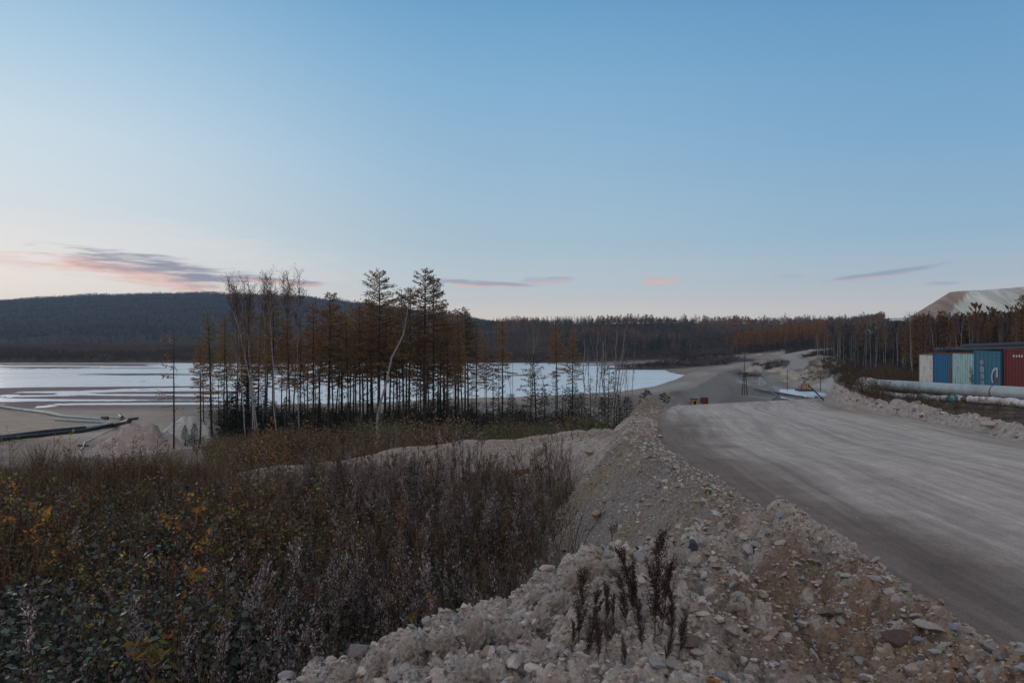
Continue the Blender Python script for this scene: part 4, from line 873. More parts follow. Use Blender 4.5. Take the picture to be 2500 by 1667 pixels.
for i,(px,D,pt,ln,lab) in enumerate([(1304,112,788,-8,'white forked birch standing tall over the open water'),(1430,118,800,-4,'slim white birch, leftmost of the bare birches right of the orange larches'),
 (1446,121,826,-8,'thin bare birch leaning left beside the slim white birch'),(1452,118,796,0,'straight white bare birch in the middle of the right-hand birches'),(1462,120,870,3,'short bare birch between the straight birch and the twin'),
 (1478,121,802,-8,'bare birch of the twin pair, left stem'),(1481,124,806,4,'bare birch of the twin pair, right stem'),(1496,116,790,2,'tall white bare birch left of the one leaning right'),
 (1500,117,790,22,'white bare birch leaning right near the dam'),(1510,126,850,14,'small bare birch under the one leaning right'),
 (1541,122,834,14,'thin lone stem leaning right, rightmost before the dam'),(1534,124,870,-8,'thin stem leaning left beside the rightmost lone stem'),(1528,126,880,-2,'short thin upright stem near the dam'),
 (1108,104,794,-2,'thin white birch at the right of the dense grove'),(1128,108,850,4,'small thin birch behind the green larch'),(1255,112,868,-24,'thin leaning stem over the water, longer of two'),
 (1257,113,872,-10,'thin leaning stem over the water, steeper of two'),(1072,106,806,6,'thin birch near the right end of the dense grove'),(1345,122,900,-22,'thin pale stem leaning left below the orange larch'),(1180,110,880,0,'thin stem between the rusty larch and the orange brown larch')]):
    x = XD(px,D); zg = float(Z(x,D)[0]); H = E+(833-pt)/FPX*D-zg; me = BB[i % 4]; th = .55 if 'thin' in lab else 1.
    o = place_tree('birch_tree', me, x, D, (H/14*max(th,.6),H/14*max(th,.6),H/14), label=lab, cat='birch', group='bare birches beside the lake'); o.rotation_euler = (0, math.atan(ln/FPX*D/H), .0)
# the curved birch
D = 85.; pp = [(918,1044),(922,1010),(930,975),(942,938),(950,900),(957,868),(974,838),(985,812),(991,780),(997,740),(1001,718)]
x0 = XD(918,D); zg = float(Z(x0,D)[0]); pts = [((px-918)/FPX*D, .1*math.sin(k), E+(833-py)/FPX*D-zg) for k,(px,py) in enumerate(pp)]; pts[0] = (0,0,0)
cb = protos(birch(99, pts[-1][2], 2, .7, 0, 30, 40, rad=.17, pts=pts), 'b', M_birch, M_leaf)
place_tree('birch_tree', cb, x0, D, 1, label='crooked white birch curving right across the middle of the grove', cat='birch', group='birches of the lakeside grove')
# young larches and spruces at the feet
YG = [(497,96,880),(535,98,905),(556,100,912),(575,96,925),(600,98,900),(748,98,885),(770,100,905),(826,100,890),(880,100,896),(912,104,905),(966,96,895),(990,104,900),(1022,96,880),(1045,100,890),(1062,102,905),(1088,106,900),
      (1152,110,905),(1204,112,872),(1218,112,890),(1240,110,960),(1296,116,870),(1310,112,862),(1288,112,955),(1356,122,905),(1372,124,940),(1440,118,915),(1484,122,890),(1500,122,905)]
for i,(px,D,pt) in enumerate(YG):
    x = XD(px,D); zg = float(Z(x,D)[0]); H = E+(833-pt)/FPX*D-zg
    lab = {21:'green young larch with wide level boughs beside the forked birch',17:'bushy brown young larch before the open water'}.get(i, f'airy young larch, {ordw(i+1)} of the undergrowth larches from the left')
    place_tree('young_larch', YL_[i % 5] if i != 21 else YL_[1], x, D, (H/8.5*(1.5 if i == 21 else 1.05),)*2+(H/8.5,), (rg.normal()*.02,rg.normal()*.02), rg.uniform(0,6.28), label=lab, cat='young larch', group='young larches under the grove')
SG = [(452,88,1040),(474,90,1035),(560,94,970),(590,95,935),(612,92,960),(640,96,950),(668,92,985),(700,96,975),(735,98,985),(775,100,990),(812,98,1000),(850,100,985),(872,102,1000),(905,100,990),(948,98,1000),(985,102,1000),(1015,100,985),(1050,102,980),(1068,98,968),(1092,100,965),
      (1118,104,985),(1190,110,1000),(1253,106,966),(1275,110,990),(1330,112,955),(1388,116,950),(1405,118,948),(1420,118,962),(1470,120,975),(1505,120,968),(1528,122,975),(1577,118,960),(1626,98,970)]
for i,(px,D,pt) in enumerate(SG):
    x = XD(px,D); zg = float(Z(x,D)[0]); H = max(1.2, E+(833-pt)/FPX*D-zg)
    place_tree('spruce_tree', SP[i % 4], x, D, (H/6*1.5,H/6*1.5,H/6*1.12), (rg.normal()*.02,rg.normal()*.02), rg.uniform(0,6.28), label=f'dark green young spruce, {ordw(i+1)} from the left at the foot of the grove', cat='spruce', group='young spruces at the foot of the grove')
# wood on the right: trees one can tell apart
rw = np.random.default_rng(5)
FB = [protos(birch(110+i, 14, 2, .6, .6, 70, 60, rad=.085), 'b', M_birch, M_leaf) for i in range(4)]
FL = [protos(larch(120+i, 14, .4, 1.9, 24, ((.22,.13,.06),(.17,.105,.055)), rad=.11, dead=6, leafL=.30), 'l', M_bark, M_needle) for i in range(3)]
for i in range(84):
    if i < 38:
        px = rw.uniform(1985,2240); D = np.interp(px, [1985,2060,2130,2240],[330,285,228,200])+rw.uniform(0,16); g = 'pale birches at the edge of the far wood'; lab = 'pale bare birch trunk at the edge of the wood, right of the winding track'
        H = rw.uniform(10,14)
    else:
        px = rw.uniform(2225,2560); D = rw.uniform(112,150); g = 'pale birches behind the containers'; lab = 'pale bare birch trunk in the wood rising behind the containers'; H = rw.uniform(9,12.5)
    place_tree('birch_tree', FB[rw.integers(4)], XD(px,D), D, (H/14,)*3, (rw.normal()*.05,rw.normal()*.04), rw.uniform(0,6.28), label=lab, cat='birch', group=g)
for i in range(40):
    if i < 12: px = rw.uniform(1990,2240); D = np.interp(px, [1985,2060,2130,2240],[345,300,245,220])+rw.uniform(0,10); g = 'larches in the far wood'; lab = 'orange larch among the pale birches at the edge of the far wood'; H = rw.uniform(10,14)
    else: px = rw.uniform(2215,2560); D = rw.uniform(118,165); g = 'larches behind the containers'; lab = 'rusty orange larch in the wood rising behind the containers'; H = rw.uniform(10,13)
    if i == 39: px, D, H, lab = 2494, 98, 13.2, 'large orange larch at the right edge, above the red container'
    place_tree('larch_tree', FL[rw.integers(3)], XD(px,D), D, (H/14,)*3, (0,0), rw.uniform(0,6.28), label=lab, cat='larch', group=g if i != 39 else None)
P = pfield(420, lambda x,y,q: np.ones_like(x), (.58,.86), (125,205), 31)
scatter('birch_wood_interior', FT, P, rng.uniform(.8,1.1,len(P)), M_needle, idx=np.where(rng.random(len(P)) < .3, 0, rng.integers(2,7,len(P))), kind='stuff', label='dense brown interior of the wood behind the containers', cat='wood')

# ------------------------------------------------------------------ individual plants near the eye
SAP = [protos(sapling(130+i, 1.9, 60+10*i, ll=.10), 's', M_bark, M_leaf, ('stem','leaves')) for i in range(4)]
SGR = [protos(sapling(140+i, 1.7, 90, ((.11,.11,.035),(.15,.12,.03),(.20,.12,.03)), .13, lw=.28), 's', M_bark, M_leaf, ('stem','leaves')) for i in range(3)]
REE = [protos(reed(150+i), 'r', M_bark, M_leaf, ('stem','leaves')) for i in range(3)]
def plant(nm, me, px, pt, D, Hn, lab, cat, parts=('stem','leaves'), rz=None, group=None, fix=None):
    x = XD(px,D); zg = float(Z(x,D)[0]); H = max(.3, E+(833-pt)/FPX*D-zg) if fix is None else fix
    return place_tree(nm, me, x, D, (H/Hn*.9,H/Hn*.9,H/Hn), (rg.normal()*.04,rg.normal()*.04), rg.uniform(0,6.28), parts=parts, label=lab, cat=cat, group=group)
for i,(px,pt,D,lab) in enumerate([(488,1165,14,'yellow-leaved sapling, tallest of the yellow ones in the left brush'),(455,1225,12.5,'yellow-leaved sapling left of the tallest yellow sapling'),
  (500,1265,11.5,'orange-leaved sapling with large blotched leaves below the tallest yellow sapling'),(150,1200,13,'orange-leaved sapling in the left brush above the green undergrowth'),(20,1135,16,'yellow sapling at the left edge of the photo'),
  (60,1235,12,'pale yellow sapling at the left edge above the green undergrowth'),(640,1370,10.5,'small yellow-leaved sapling between the dry weeds'),(455,1360,9.5,'yellow sapling rising from the green undergrowth')]):
    plant('yellow_sapling', SAP[i % 4], px, pt, D, 1.9, lab, 'sapling', group='yellow-leaved saplings in the brush')
for i,(px,pt,D,lab) in enumerate([(480,1400,8.8,'narrow-leaved green willow plant at the edge of the green undergrowth'),(400,1480,7.6,'bushy narrow-leaved plant turning yellow, lowest on the left'),(890,1290,12.5,'narrow-leaved plant turning yellow among grey weeds'),
  (1050,1455,8.4,'small yellow-green plant close to the rubble spikes'),(570,1180,16,'olive leafy plant behind the yellow saplings'),(300,1150,17,'olive leafy plant on the left brush crest')]):
    plant('willow_plant', SGR[i % 3], px, pt, D, 1.7, lab, 'leafy plant', group='narrow-leaved plants in the pit')
for i,(px,pt,D,lab) in enumerate([(655,1012,26,'orange dry reed, highest of those beside the grove'),(632,1040,25,'orange dry reed left of the highest one'),(672,1048,24,'drooping orange reed right of the highest one'),(545,1075,24,'rusty dry reed before the birch clump'),
  (605,1070,22,'pale leafed reed before the birch clump'),(700,1060,27,'dry reed at the left of the brown thicket'),(1385,985,26.5,'dry reed standing on the mound beside the road'),(1050,1090,27,'dry reed behind the gravel ledge'),(1070,1145,24,'rusty leafy stalk on the gravel ledge')]):
    plant('dry_reed', REE[i % 3], px, pt, D, 1.7, lab, 'reed', group='dry orange reeds')
DW = []
for i in range(4):
    K = spike(160+i, 1.5, 2000, ((.075,.055,.05),(.11,.08,.07),(.05,.038,.036)), 30, .030, (.055,.038,.034), .2, .17, .22); me = K.mesh('seed_stalk'); me.materials.append(M_fluff); DW.append(me)
def dryweed(px, pt, D, lab, i, pb=None):
    x = XD(px,D); zg = float(Z(x,D)[0]); H = max(.25, E+(833-pt)/FPX*D-zg); o = link('dry_weed', DW[i % 4], None, None, label=lab, cat='weed', group='dark dry weeds on the rubble'); o.location = (x,D,zg-.02); o.scale = (min(H/1.5,1)*1.15,min(H/1.5,1)*1.15,H/1.5*1.08); o.rotation_euler = (rg.normal()*.10,rg.normal()*.13,rg.uniform(0,6.28)); return o
for i,(px,pt,D,lab) in enumerate([(1598,1318,5.0,'tallest dark dry weed on the foreground rubble'),(1550,1372,5.2,'dark dry weed just left of the tallest one'),(1410,1402,4.9,'slim dark dry weed on the left of the foreground rubble'),(1500,1478,4.8,'lower dark dry weed in the middle of the foreground clump'),
  (1640,1440,5.1,'short dark dry weed right of the tallest one'),(1460,1500,4.6,'thin dark stalk beside the slim dry weed'),(1570,1460,4.7,'dark stalk in front of the tallest dry weed'),(1395,1560,4.5,'lowest dark stalk at the bottom of the clump'),(1620,1530,4.6,'dark stalk at the right foot of the clump'),(1530,1560,4.5,'dark stalk at the foot of the middle of the clump'),
  (1575,1345,5.15,'dark dry weed between the two tallest ones'),(1612,1375,5.2,'dark dry weed leaning out at the right of the tallest one'),(1535,1400,5.0,'bushy dark weed left of the middle of the clump'),(1655,1490,4.9,'rightmost low dark weed of the clump'),(1428,1450,4.8,'dark weed right beside the slim one'),(1480,1440,4.75,'dark weed between the slim one and the clump'),
  (1380,1010,26.8,'dry weed tuft on the far mound'),(1395,1060,24.5,'dark weed on the slope below the far mound'),(1410,1090,23,'dark weed above the slope of pale stones'),(1350,1075,24,'dry weed beside the upright boulder')]):
    dryweed(px, pt, D, lab, i)

# ------------------------------------------------------------------ rocks
def rockmesh(seed, sub=2, cuts=9, flat=1.):
    r = np.random.default_rng(seed); bm = bmesh.new(); bmesh.ops.create_icosphere(bm, subdivisions=sub, radius=1)
    V = np.array([v.co[:] for v in bm.verts]); F = np.array([[v.index for v in f.verts] for f in bm.faces]); bm.free()
    for k in range(cuts):
        n = unit(r.normal(size=3)); h = r.uniform(.34,.72); dd = V@n; V = V-np.outer(relu(dd-h), n)
    V = V*(np.array([r.uniform(.8,1.3), r.uniform(.6,1.), r.uniform(.45,.85)*flat]))
    V = V*(1+(.05 if sub < 3 else .018)*r.normal(size=(len(V),1)))
    return V, F
RK = [rockmesh(400+i, 2, 10+i % 5) for i in range(12)]; RF = [rockmesh(420+i, 3, 15) for i in range(10)]
RC = [(v, f, np.ones((len(v),3))) for v, f in RK]
RCL = [(v, f, np.ones((len(v),3))) for v, f in (rockmesh(440+i, 1, 5) for i in range(10))]
PAL = np.array([(.50,.48,.47),(.42,.37,.35),(.36,.36,.36),(.30,.31,.32),(.38,.31,.25),(.34,.26,.19),(.22,.21,.22),(.45,.44,.40),(.34,.35,.31)]); PALP = np.array([.2,.24,.12,.1,.1,.05,.04,.1,.05])
def rockfield(n, f, bx, by, seed, smin, smax_, pw):
    P = field(n, f, bx, by, seed); r = np.random.default_rng(seed+1); s = smin*(1-r.random(len(P)))**(-1/pw); s = np.minimum(s, smax_); P[:,2] += .03+s*.25*r.uniform(-.5,1,len(P)); return P, s
def bankd(x, y):
    d = x-xl(y); yc = np.interp(x, FX, FY); bd, _, _, _ = polyd(x, y, BEN)
    return np.maximum(np.maximum(sstep(-3.9,-2.9,d)*(.5+.5*sstep(-1.3,-.7,d))*(d < .02), sstep(.9,-.2,y-yc)*(d < 0)*sstep(-5.,-3,x)), .5*(bd < 2.6)*(d < 0)*(y > 19))
P1, s1 = rockfield(170000, lambda x,y: bankd(x,y)*np.interp(y,[4,8,10,14,34],[.55,.5,.9,.75,.55])*np.where((y<9)&(x<1.6),.55,1)*sstep(3.2,4.0,y), (-4.5,8), (3.2,34), 41, .018, .09, 2.5)
P2, s2 = rockfield(7000, lambda x,y: sstep(.1,.4,x-xr(y))*sstep(2.4,1.5,x-xr(y)), (13,22), (14,44), 43, .035, .16, 1.9)
P3, s3 = rockfield(22000, lambda x,y: sstep(0,.1,x-xl(y))*np.clip(np.exp(-(x-xl(y))/1.2)*.9+.06,0,1)*sstep(26,18,y), (3.3,10), (4,26), 45, .007, .04, 2.2); P3[:,2] -= .02
P4, s4 = rockfield(26000, lambda x,y: bankd(x,y)*sstep(9.5,7.5,y)*sstep(3,3.8,y), (-3,4.2), (3,9.5), 47, .009, .022, 3)
P5, s5 = rockfield(6000, lambda x,y: sstep(.9,-.1,y-np.interp(x,FX,FY))*sstep(-3.8,-2.6,x)*sstep(2.6,1.2,x)*sstep(2.8,3.6,y), (-4,3), (2.8,8.4), 49, .024, .085, 1.9)
PP = np.concatenate([P1,P2,P3,P4,P5]); SS = np.concatenate([s1,s2,s3,s4,s5]); r_ = np.random.default_rng(9)
TT = PAL[r_.choice(len(PAL), len(PP), p=PALP)]*.88*(1+.18*r_.normal(size=(len(PP),1)))
warm = sstep(.05,.35,fbm(PP[:,0]*.7,PP[:,1]*.7,601,2))[:,None]; TT = TT*(1-warm*.13*np.array([[.2,.9,1.8]])); TT = np.clip(TT,.03,.7)
TT[len(P1)+len(P2):len(P1)+len(P2)+len(P3)] *= .8; TT[-len(P5):] = np.array([[.38,.345,.325]])*(1+.22*r_.normal(size=(len(P5),1)))
# the 300 that show largest become objects of their own
app = SS/PP[:,1]; vis = (PP[:,1] > 2.5)&(np.abs(PP[:,0]/PP[:,1]) < .76)&((E-PP[:,2])/PP[:,1] < .5)
app[-len(P5):] = 0; order = np.argsort(-app*vis); big = order[:262]; rest = np.setdiff1d(np.arange(len(PP)), big)
sc3 = SS[rest][:,None]*r_.uniform(.7,1.2,(len(rest),3))
m = (SS[rest] > .034)&(PP[rest][:,1] < 14)|(SS[rest] > .06)
scatter('rubble_stones', RC, PP[rest][m], sc3[m], M_rock, tint=TT[rest][m], kind='stuff', label='loose pale rubble stones covering the road banks', cat='rubble')
scatter('gravel', RCL, PP[rest][~m], sc3[~m], M_rock, tint=TT[rest][~m], kind='stuff', label='fine gravel scattered over the banks and road edge', cat='gravel')
RM = []
for i,(v,f) in enumerate(RF):
    for c in range(len(PAL)):
        RM.append((i,c))
cache = {}
def rockobj(i, c, colr=None):
    key = (i, c, colr)
    if key not in cache:
        v, f = RF[i]; cc = np.broadcast_to(np.array(colr if colr else PAL[c]), (len(v),3)); me = make_mesh('rock', v, f, cc); me.materials.append(M_rock); cache[key] = me
    return cache[key]
def zonename(x, y):
    if x > xr(y)-.2: return 'pale rock on the berm along the right side of the road', 'rocks on the right berm'
    if x > xl(y): return 'stone lying loose on the road near its rubble edge', 'stones on the road'
    if y < 9.2 and x < 1.2: return 'pale stone stuck in the foreground rubble heap', 'stones in the foreground heap'
    if y < 9.2: return 'stone in the brown rubble trough at the lower right', 'stones in the lower right rubble'
    return 'pale stone on the bank below the road edge', 'stones on the road bank'
for k in big:
    x, y, z = PP[k]; lab, g = zonename(x, y)
    o = link('rock', rockobj(int(r_.integers(10)), int(r_.choice(len(PAL), p=PALP))), None, None, label=lab, cat='rock', group=g)
    s = SS[k]; o.location = (x,y,z+.2*s); o.scale = (s*r_.uniform(.8,1.2), s*r_.uniform(.8,1.2), s*r_.uniform(.7,1.1)); o.rotation_euler = (r_.normal()*.4, r_.normal()*.4, r_.uniform(0,6.28))
# boulders one can point to: px, py of the centre, width in photo px, aspect, colour, label
BO = [(1320,1094,34,1.35,(.40,.38,.38),'upright grey boulder on the gravel ledge'),(1455,1253,44,.85,(.44,.33,.25),'tan angular boulder on the pale bank above the pit'),(1440,1100,36,.7,(.40,.35,.26),'tan block below the far mound'),
 (1558,1352,38,1.3,(.36,.38,.40),'grey pointed boulder standing on the foreground rubble crest'),(1583,1310,34,.9,(.38,.36,.37),'grey rounded boulder behind the dark weeds'),(1694,1333,50,.7,(.07,.08,.11),'dark blue-grey boulder on the rubble crest'),
 (1800,1472,78,.85,(.36,.32,.31),'large rounded clay boulder in the rubble, right of the dark weeds'),(1905,1255,22,1.4,(.36,.40,.45),'slim pointed blue-grey stone upright at the road edge'),(2130,1405,58,.6,(.42,.40,.40),'pale rounded boulder on the road edge, lower right'),
 (2082,1368,24,.9,(.44,.46,.38),'small greenish block on the road edge'),(2070,1403,32,.6,(.42,.46,.42),'flat pale green stone beside the rounded edge boulder'),(2270,1530,110,.35,(.40,.37,.36),'long pale slab lying along the road edge'),
 (2335,1530,90,.3,(.26,.29,.33),'long grey slab beside the road, lower right'),(2180,1545,90,.75,(.13,.10,.09),'dark brown earthy boulder at the lower right'),(2010,1490,60,.8,(.20,.165,.15),'brown earthy clod right of the large clay boulder'),
 (2105,1480,38,.8,(.36,.23,.16),'orange-brown stone beside the brown clod'),(1745,1660,60,.6,(.48,.24,.12),'rusty orange rock at the bottom edge'),(1680,1560,54,1.1,(.24,.20,.18),'brown mottled clod beside the dark weeds'),(2320,1570,44,.4,(.30,.17,.14),'reddish brown sharp stone at the lower right'),
 (2285,1590,52,.5,(.48,.45,.45),'pale flat block at the lower right'),(2245,1560,26,.8,(.26,.33,.40),'small blue-grey stone at the lower right'),(2490,1640,50,.9,(.42,.46,.50),'pale blue stone in the bottom right corner'),(2330,1625,46,.5,(.40,.20,.12),'rusty stone near the bottom right corner'),
 (2440,1600,30,.8,(.28,.31,.35),'grey stone half on the road, bottom right'),(1610,1062,22,.7,(.46,.45,.45),'pale stone on the inner road edge near the bend'),(1600,1095,16,.6,(.42,.41,.41),'small pale stone on the inner road edge below the bend'),
 (815,1550,56,.8,(.20,.19,.22),'dark grey boulder at the left end of the foreground rubble'),(870,1590,70,.7,(.24,.225,.24),'grey rounded boulder right of the dark one'),(1070,1610,34,1.0,(.44,.46,.48),'pale faceted stone set in the rubble heap'),
 (2190,999,30,.5,(.46,.42,.41),'pale flat boulder on the berm across the road'),(2420,1035,44,.7,(.42,.36,.34),'large pinkish boulder on the right berm near the photo edge'),(2250,1012,36,.5,(.48,.47,.48),'white slab on the berm below the small pipe'),
 (705,1640,60,.6,(.34,.33,.35),'pale broken block at the bottom left end of the rubble'),(960,1645,50,.7,(.40,.38,.37),'angular pale block at the foot of the heap, lower centre'),(1250,1580,44,.8,(.38,.35,.34),'angular clay block in the middle of the heap'),(1010,1655,40,.9,(.44,.46,.47),'small bright faceted stone at the bottom of the heap'),(1430,1290,24,.8,(.36,.36,.33),'grey stone low on the bank above the pit'),(1520,1230,22,.7,(.42,.42,.36),'pale green stone on the bank face'),(1590,1180,24,.7,(.42,.38,.34),'tan stone high on the bank face'),
 (1960,1410,30,.7,(.30,.32,.35),'grey block in the brown trough'),(1170,1350,24,.6,(.20,.22,.25),'flat grey stone among the weeds in the pit'),(1375,1340,26,.8,(.24,.20,.19),'brown boulder at the foot of the bank'),(2050,1490,34,.9,(.30,.25,.23),'rough brown block beside the earthy clod'),
 (2420,1580,60,.5,(.34,.33,.33),'weathered grey rock at the road edge, far lower right'),(1745,1380,40,.7,(.34,.32,.33),'grey block on the right of the dark weeds'),(1640,1400,30,.9,(.36,.33,.33),'small grey block above the brown clod')]
for i,(px,py,w,asp,cc,lab) in enumerate(BO):
    x, y, z = ground_at(px, py+w*asp*.35); s = w/2/FPX*y
    o = link('boulder', rockobj(i % 10, 0, cc), None, None, label=lab, cat='boulder'); o.location = (x, y, z+s*asp*.45)
    if asp > 1: o.scale = (s*1.0, s*1.0, s*asp*1.5); o.rotation_euler = (0,.12,r_.uniform(0,6.28))
    else: o.scale = (s*.95, s*.9, s*asp*1.35); o.rotation_euler = (r_.normal()*.08, r_.normal()*.1, r_.uniform(-.3,.3)+(-.9 if 'slab' in lab and w > 60 else 0))
# lumpy clay clods of the foreground crest
def clod(seed):
    r = np.random.default_rng(seed); bm = bmesh.new(); bmesh.ops.create_icosphere(bm, subdivisions=5, radius=1); V = np.array([v.co[:] for v in bm.verts]); F = np.array([[v.index for v in f.verts] for f in bm.faces]); bm.free()
    a, b, c = V.T; s = seed*3.1
    n = .60*fbm(a*1.6+s, b*1.6+c*1.3, seed, 3)+.42*fbm(b*3.5-s, c*3.5+a*2, seed+1, 4)+.22*fbm(a*9+c*5, b*9+s, seed+2, 4)
    f1, f2, _ = worley(a*2.6+c*1.7+s, b*2.6-c*1.3, seed); n = n+.25*np.clip(f2-f1,0,.5)
    V = V*(1+n)[:,None]; return V, F
CM = []
for i in range(5):
    v, f = clod(500+i); base = np.array([.43,.39,.365])*(1+.12*fbm(v[:,0]*4,v[:,1]*4+v[:,2]*3,7+i,3))[:,None]; me = make_mesh('clay_clod', v, f, base, True); me.materials.append(M_clay); CM.append(me)
for i,(px,py,w,asp,lab) in enumerate([(1165,1545,66,1.5,'tall pointed clay clod, highest spike of the foreground crest'),(1090,1570,52,1.3,'pointed clay clod left of the highest spike'),(1000,1600,70,1.0,'broad clay clod low on the left of the crest'),(930,1620,50,.9,'small clay clod at the left end of the crest'),
   (1240,1535,60,.9,'clay clod just right of the highest spike'),(1310,1515,64,.9,'rounded clay clod on the rising crest'),(1375,1470,70,1.1,'clay clod on the steep part of the crest'),(1440,1390,60,1.0,'rounded clay clod near the top of the crest'),(1400,1420,44,1.2,'clay clod leaning over the pit'),(1500,1385,70,.8,'broad clay clod left of the pointed grey boulder'),(1620,1375,50,.7,'clay clod under the dark weeds top'),
   (1150,1640,90,.8,'wide clay clod at the bottom of the heap'),(1330,1600,80,.8,'wide clay clod in the middle of the heap'),(860,1655,90,.6,'wide low clod at the bottom left of the heap'),(1480,1520,70,.9,'clay clod behind the lower dark weeds')]):
    x, y, z = ground_at(px, py+w*asp*.25); s = w/2/FPX*y; o = link('clay_clod', CM[i % 5], None, None, label=lab, cat='clod', group='clay clods of the foreground heap'); o.location = (x,y,z); o.scale = (s*.82,s*.9,s*asp*.95); o.rotation_euler = (0,0,r_.uniform(0,6.28))
# ------------------------------------------------------------------ shipping containers
def paint(name, col, rust=.35, col2=(.16,.07,.04)):
    def f(b):
        n = b.noise(1.6, 7, .7, b.pos(1,1,.35)); g = b.noise(9, 5, .65)
        m = b.rng(b.m('ADD', n, b.m('MULTIPLY', g, .35)), .86-rust*.30, .92-rust*.22, 0, 1)
        c = b.mix(m, b.scale_c(col, b.rng(g,.3,.7,.8,1.15)) if hasattr(b, 'scale_c') else b.mix(b.rng(g,.3,.7,0,1), tuple(v*.78 for v in col), tuple(min(1,v*1.12) for v in col)), col2)
        b.out(c, .6, b.bump(g, .01, .3), .3)
    return material(name, f)
M_white = paint('weathered white paint', (.70,.72,.70), .4); M_blue = paint('bright blue paint', (.012,.17,.36), .45); M_mint = paint('pale green paint', (.38,.60,.62), .4, (.10,.10,.09))
M_cblue = paint('ocean blue paint', (.04,.17,.27), .3); M_red = paint('oxide red paint', (.17,.035,.036), .2, (.08,.03,.025)); M_rust = paint('rusty frame', (.12,.055,.035), .9)
M_text = paint('faded white lettering', (.48,.54,.60), .2, (.12,.22,.30))
M_black = material('black polyethylene', lambda b: b.out((.012,.014,.018), .45, b.bump(b.noise(3), .02, .3), .4))
M_greypipe = material('grey coated steel', lambda b: b.out(b.mix(b.rng(b.noise(.8,6,.6), .35,.7,0,1), (.40,.48,.52), (.24,.30,.32)), .5, b.bump(b.noise(2,3,.5,b.pos(.2,30,.2)), .01, .4), .4))
M_dgrey = material('dull grey pipe', lambda b: b.out((.17,.19,.21), .6, None, .3))
M_lag = material('torn white lagging', lambda b: b.out(b.mix(b.rng(b.noise(2.4,7,.7), .5,.62,0,1), (.62,.62,.64), (.20,.15,.13)), .85, b.bump(b.noise(5,6,.7), .08, 1), .15))
M_teal = material('torn teal tarp', lambda b: b.out(b.mix(b.rng(b.noise(4,4), .4,.6,0,1), (.03,.25,.32), (.30,.42,.46)), .7, b.bump(b.noise(7,4), .08, 1), .2))
M_conc = material('pale concrete', lambda b: b.out(b.mix(b.rng(b.noise(1.5,5), .35,.7,0,1), (.50,.54,.57), (.36,.40,.43)), .85, None, .1))
M_yellow = material('yellow boarding', lambda b: b.out(b.mix(b.rng(b.noise(3,5,.6,b.pos(1,1,.2)), .35,.7,0,1), (.42,.22,.05), (.26,.14,.045)), .8, None, .1))
M_dark = material('dark interior', lambda b: b.out((.008,.008,.01), .9, None, .05))
M_wood = material('creosoted pole', lambda b: b.out(b.mix(b.noise(2,4), (.05,.035,.03), (.09,.065,.055)), .9, None, .1))
M_steel = material('galvanised tube', lambda b: b.out((.36,.42,.46), .45, None, .5))
M_ins = material('white insulator', lambda b: b.out((.6,.62,.64), .3, None, .5))

def corr(u0, u1, z0, z1, nrib, depth, axis, plane, sgn):
    """corrugated sheet: ribs upright, zigzag pressed toward sgn"""
    prof = []; p = (u1-u0)/nrib
    for k in range(nrib):
        b = u0+k*p; prof += [(b,0),(b+.28*p,0),(b+.42*p,-depth),(b+.78*p,-depth),(b+.92*p,0)]
    prof.append((u1,0)); V = []
    for u, dd in prof:
        for z in (z0, z1): V.append((plane+sgn*dd, u, z) if axis == 'y' else (u, plane+sgn*dd, z))
    Q = [[2*k, 2*k+2, 2*k+3, 2*k+1] for k in range(len(prof)-1)]; return np.array(V, float), np.array(Q)
def container(x, yfar, ztop, w, mat, nrib, depth, label, hgt=2.6, ang=0., lens=6.05, textkind=None):
    """front end faces -x; the origin is at the base of the far front corner, body extends +x and -y (towards the eye)"""
    o = empty('shipping_container', (x, yfar, ztop-hgt), ang, label=label, cat='shipping container', group='shipping containers in a row')
    f = MB(); t = .09
    for yy in (0, -w):
        for xx in (0, lens): f.box((xx+t/2*(1 if xx == 0 else -1), yy-t/2*(1 if yy == 0 else -1), hgt/2), (t,t,hgt-.01))
    for zc, hh in ((.08,.15),(hgt-.05,.085)):
        for xx in (t/2, lens-t/2): f.box((xx, -w/2, zc), (t*.9, w-2*t, hh))
        for yy in (-t/2, -w+t/2): f.box((lens/2, yy, zc), (lens-2*t, t*.9, hh))
    for yy in (-.08, -w+.08):
        for xx in (.08, lens-.08):
            for zz in (.06, hgt-.055): f.box((xx, yy, zz), (.178,.162,.118))
    fo = f.build('frame', M_rust if mat not in (M_red, M_cblue) else mat, o)
    a = MB(); V, Q = corr(-w+t, -t, .15, hgt-.09, nrib, depth, 'y', .02, -1); a.add(V, Q); a.build('end_wall', mat, o)
    for yy, s in ((-.02, 1), (-w+.02, -1)):
        a = MB(); V, Q = corr(t, lens-t, .15, hgt-.09, 20, .035, 'x', yy, s); a.add(V, Q); a.build('side_wall', mat, o)
    a = MB(); a.box((lens/2, -w/2, hgt-.03), (lens-.2, w-.2, .02)); a.build('roof', mat, o)
    a = MB(); V, Q = corr(-w+t, -t, .15, hgt-.09, 6, .03, 'y', lens-.02, 1); a.add(V, Q); a.build('door_end', mat, o)
    return o
def textobj(body, size, loc, parent, name, ext=.004):
    cu = bpy.data.curves.new(name, 'FONT'); cu.body = body; cu.size = size; cu.extrude = ext; cu.align_x = 'CENTER'; cu.align_y = 'CENTER'
    tmp = bpy.data.objects.new(name, cu); C.objects.link(tmp); bpy.context.view_layer.update()
    me = bpy.data.meshes.new_from_object(tmp.evaluated_get(bpy.context.evaluated_depsgraph_get())); bpy.data.objects.remove(tmp)
    me.materials.clear(); me.materials.append(M_text); o = bpy.data.objects.new(name, me); C.objects.link(o); o.parent = parent
    o.location = loc; o.rotation_euler = (math.radians(90), 0, math.radians(-90)); return o
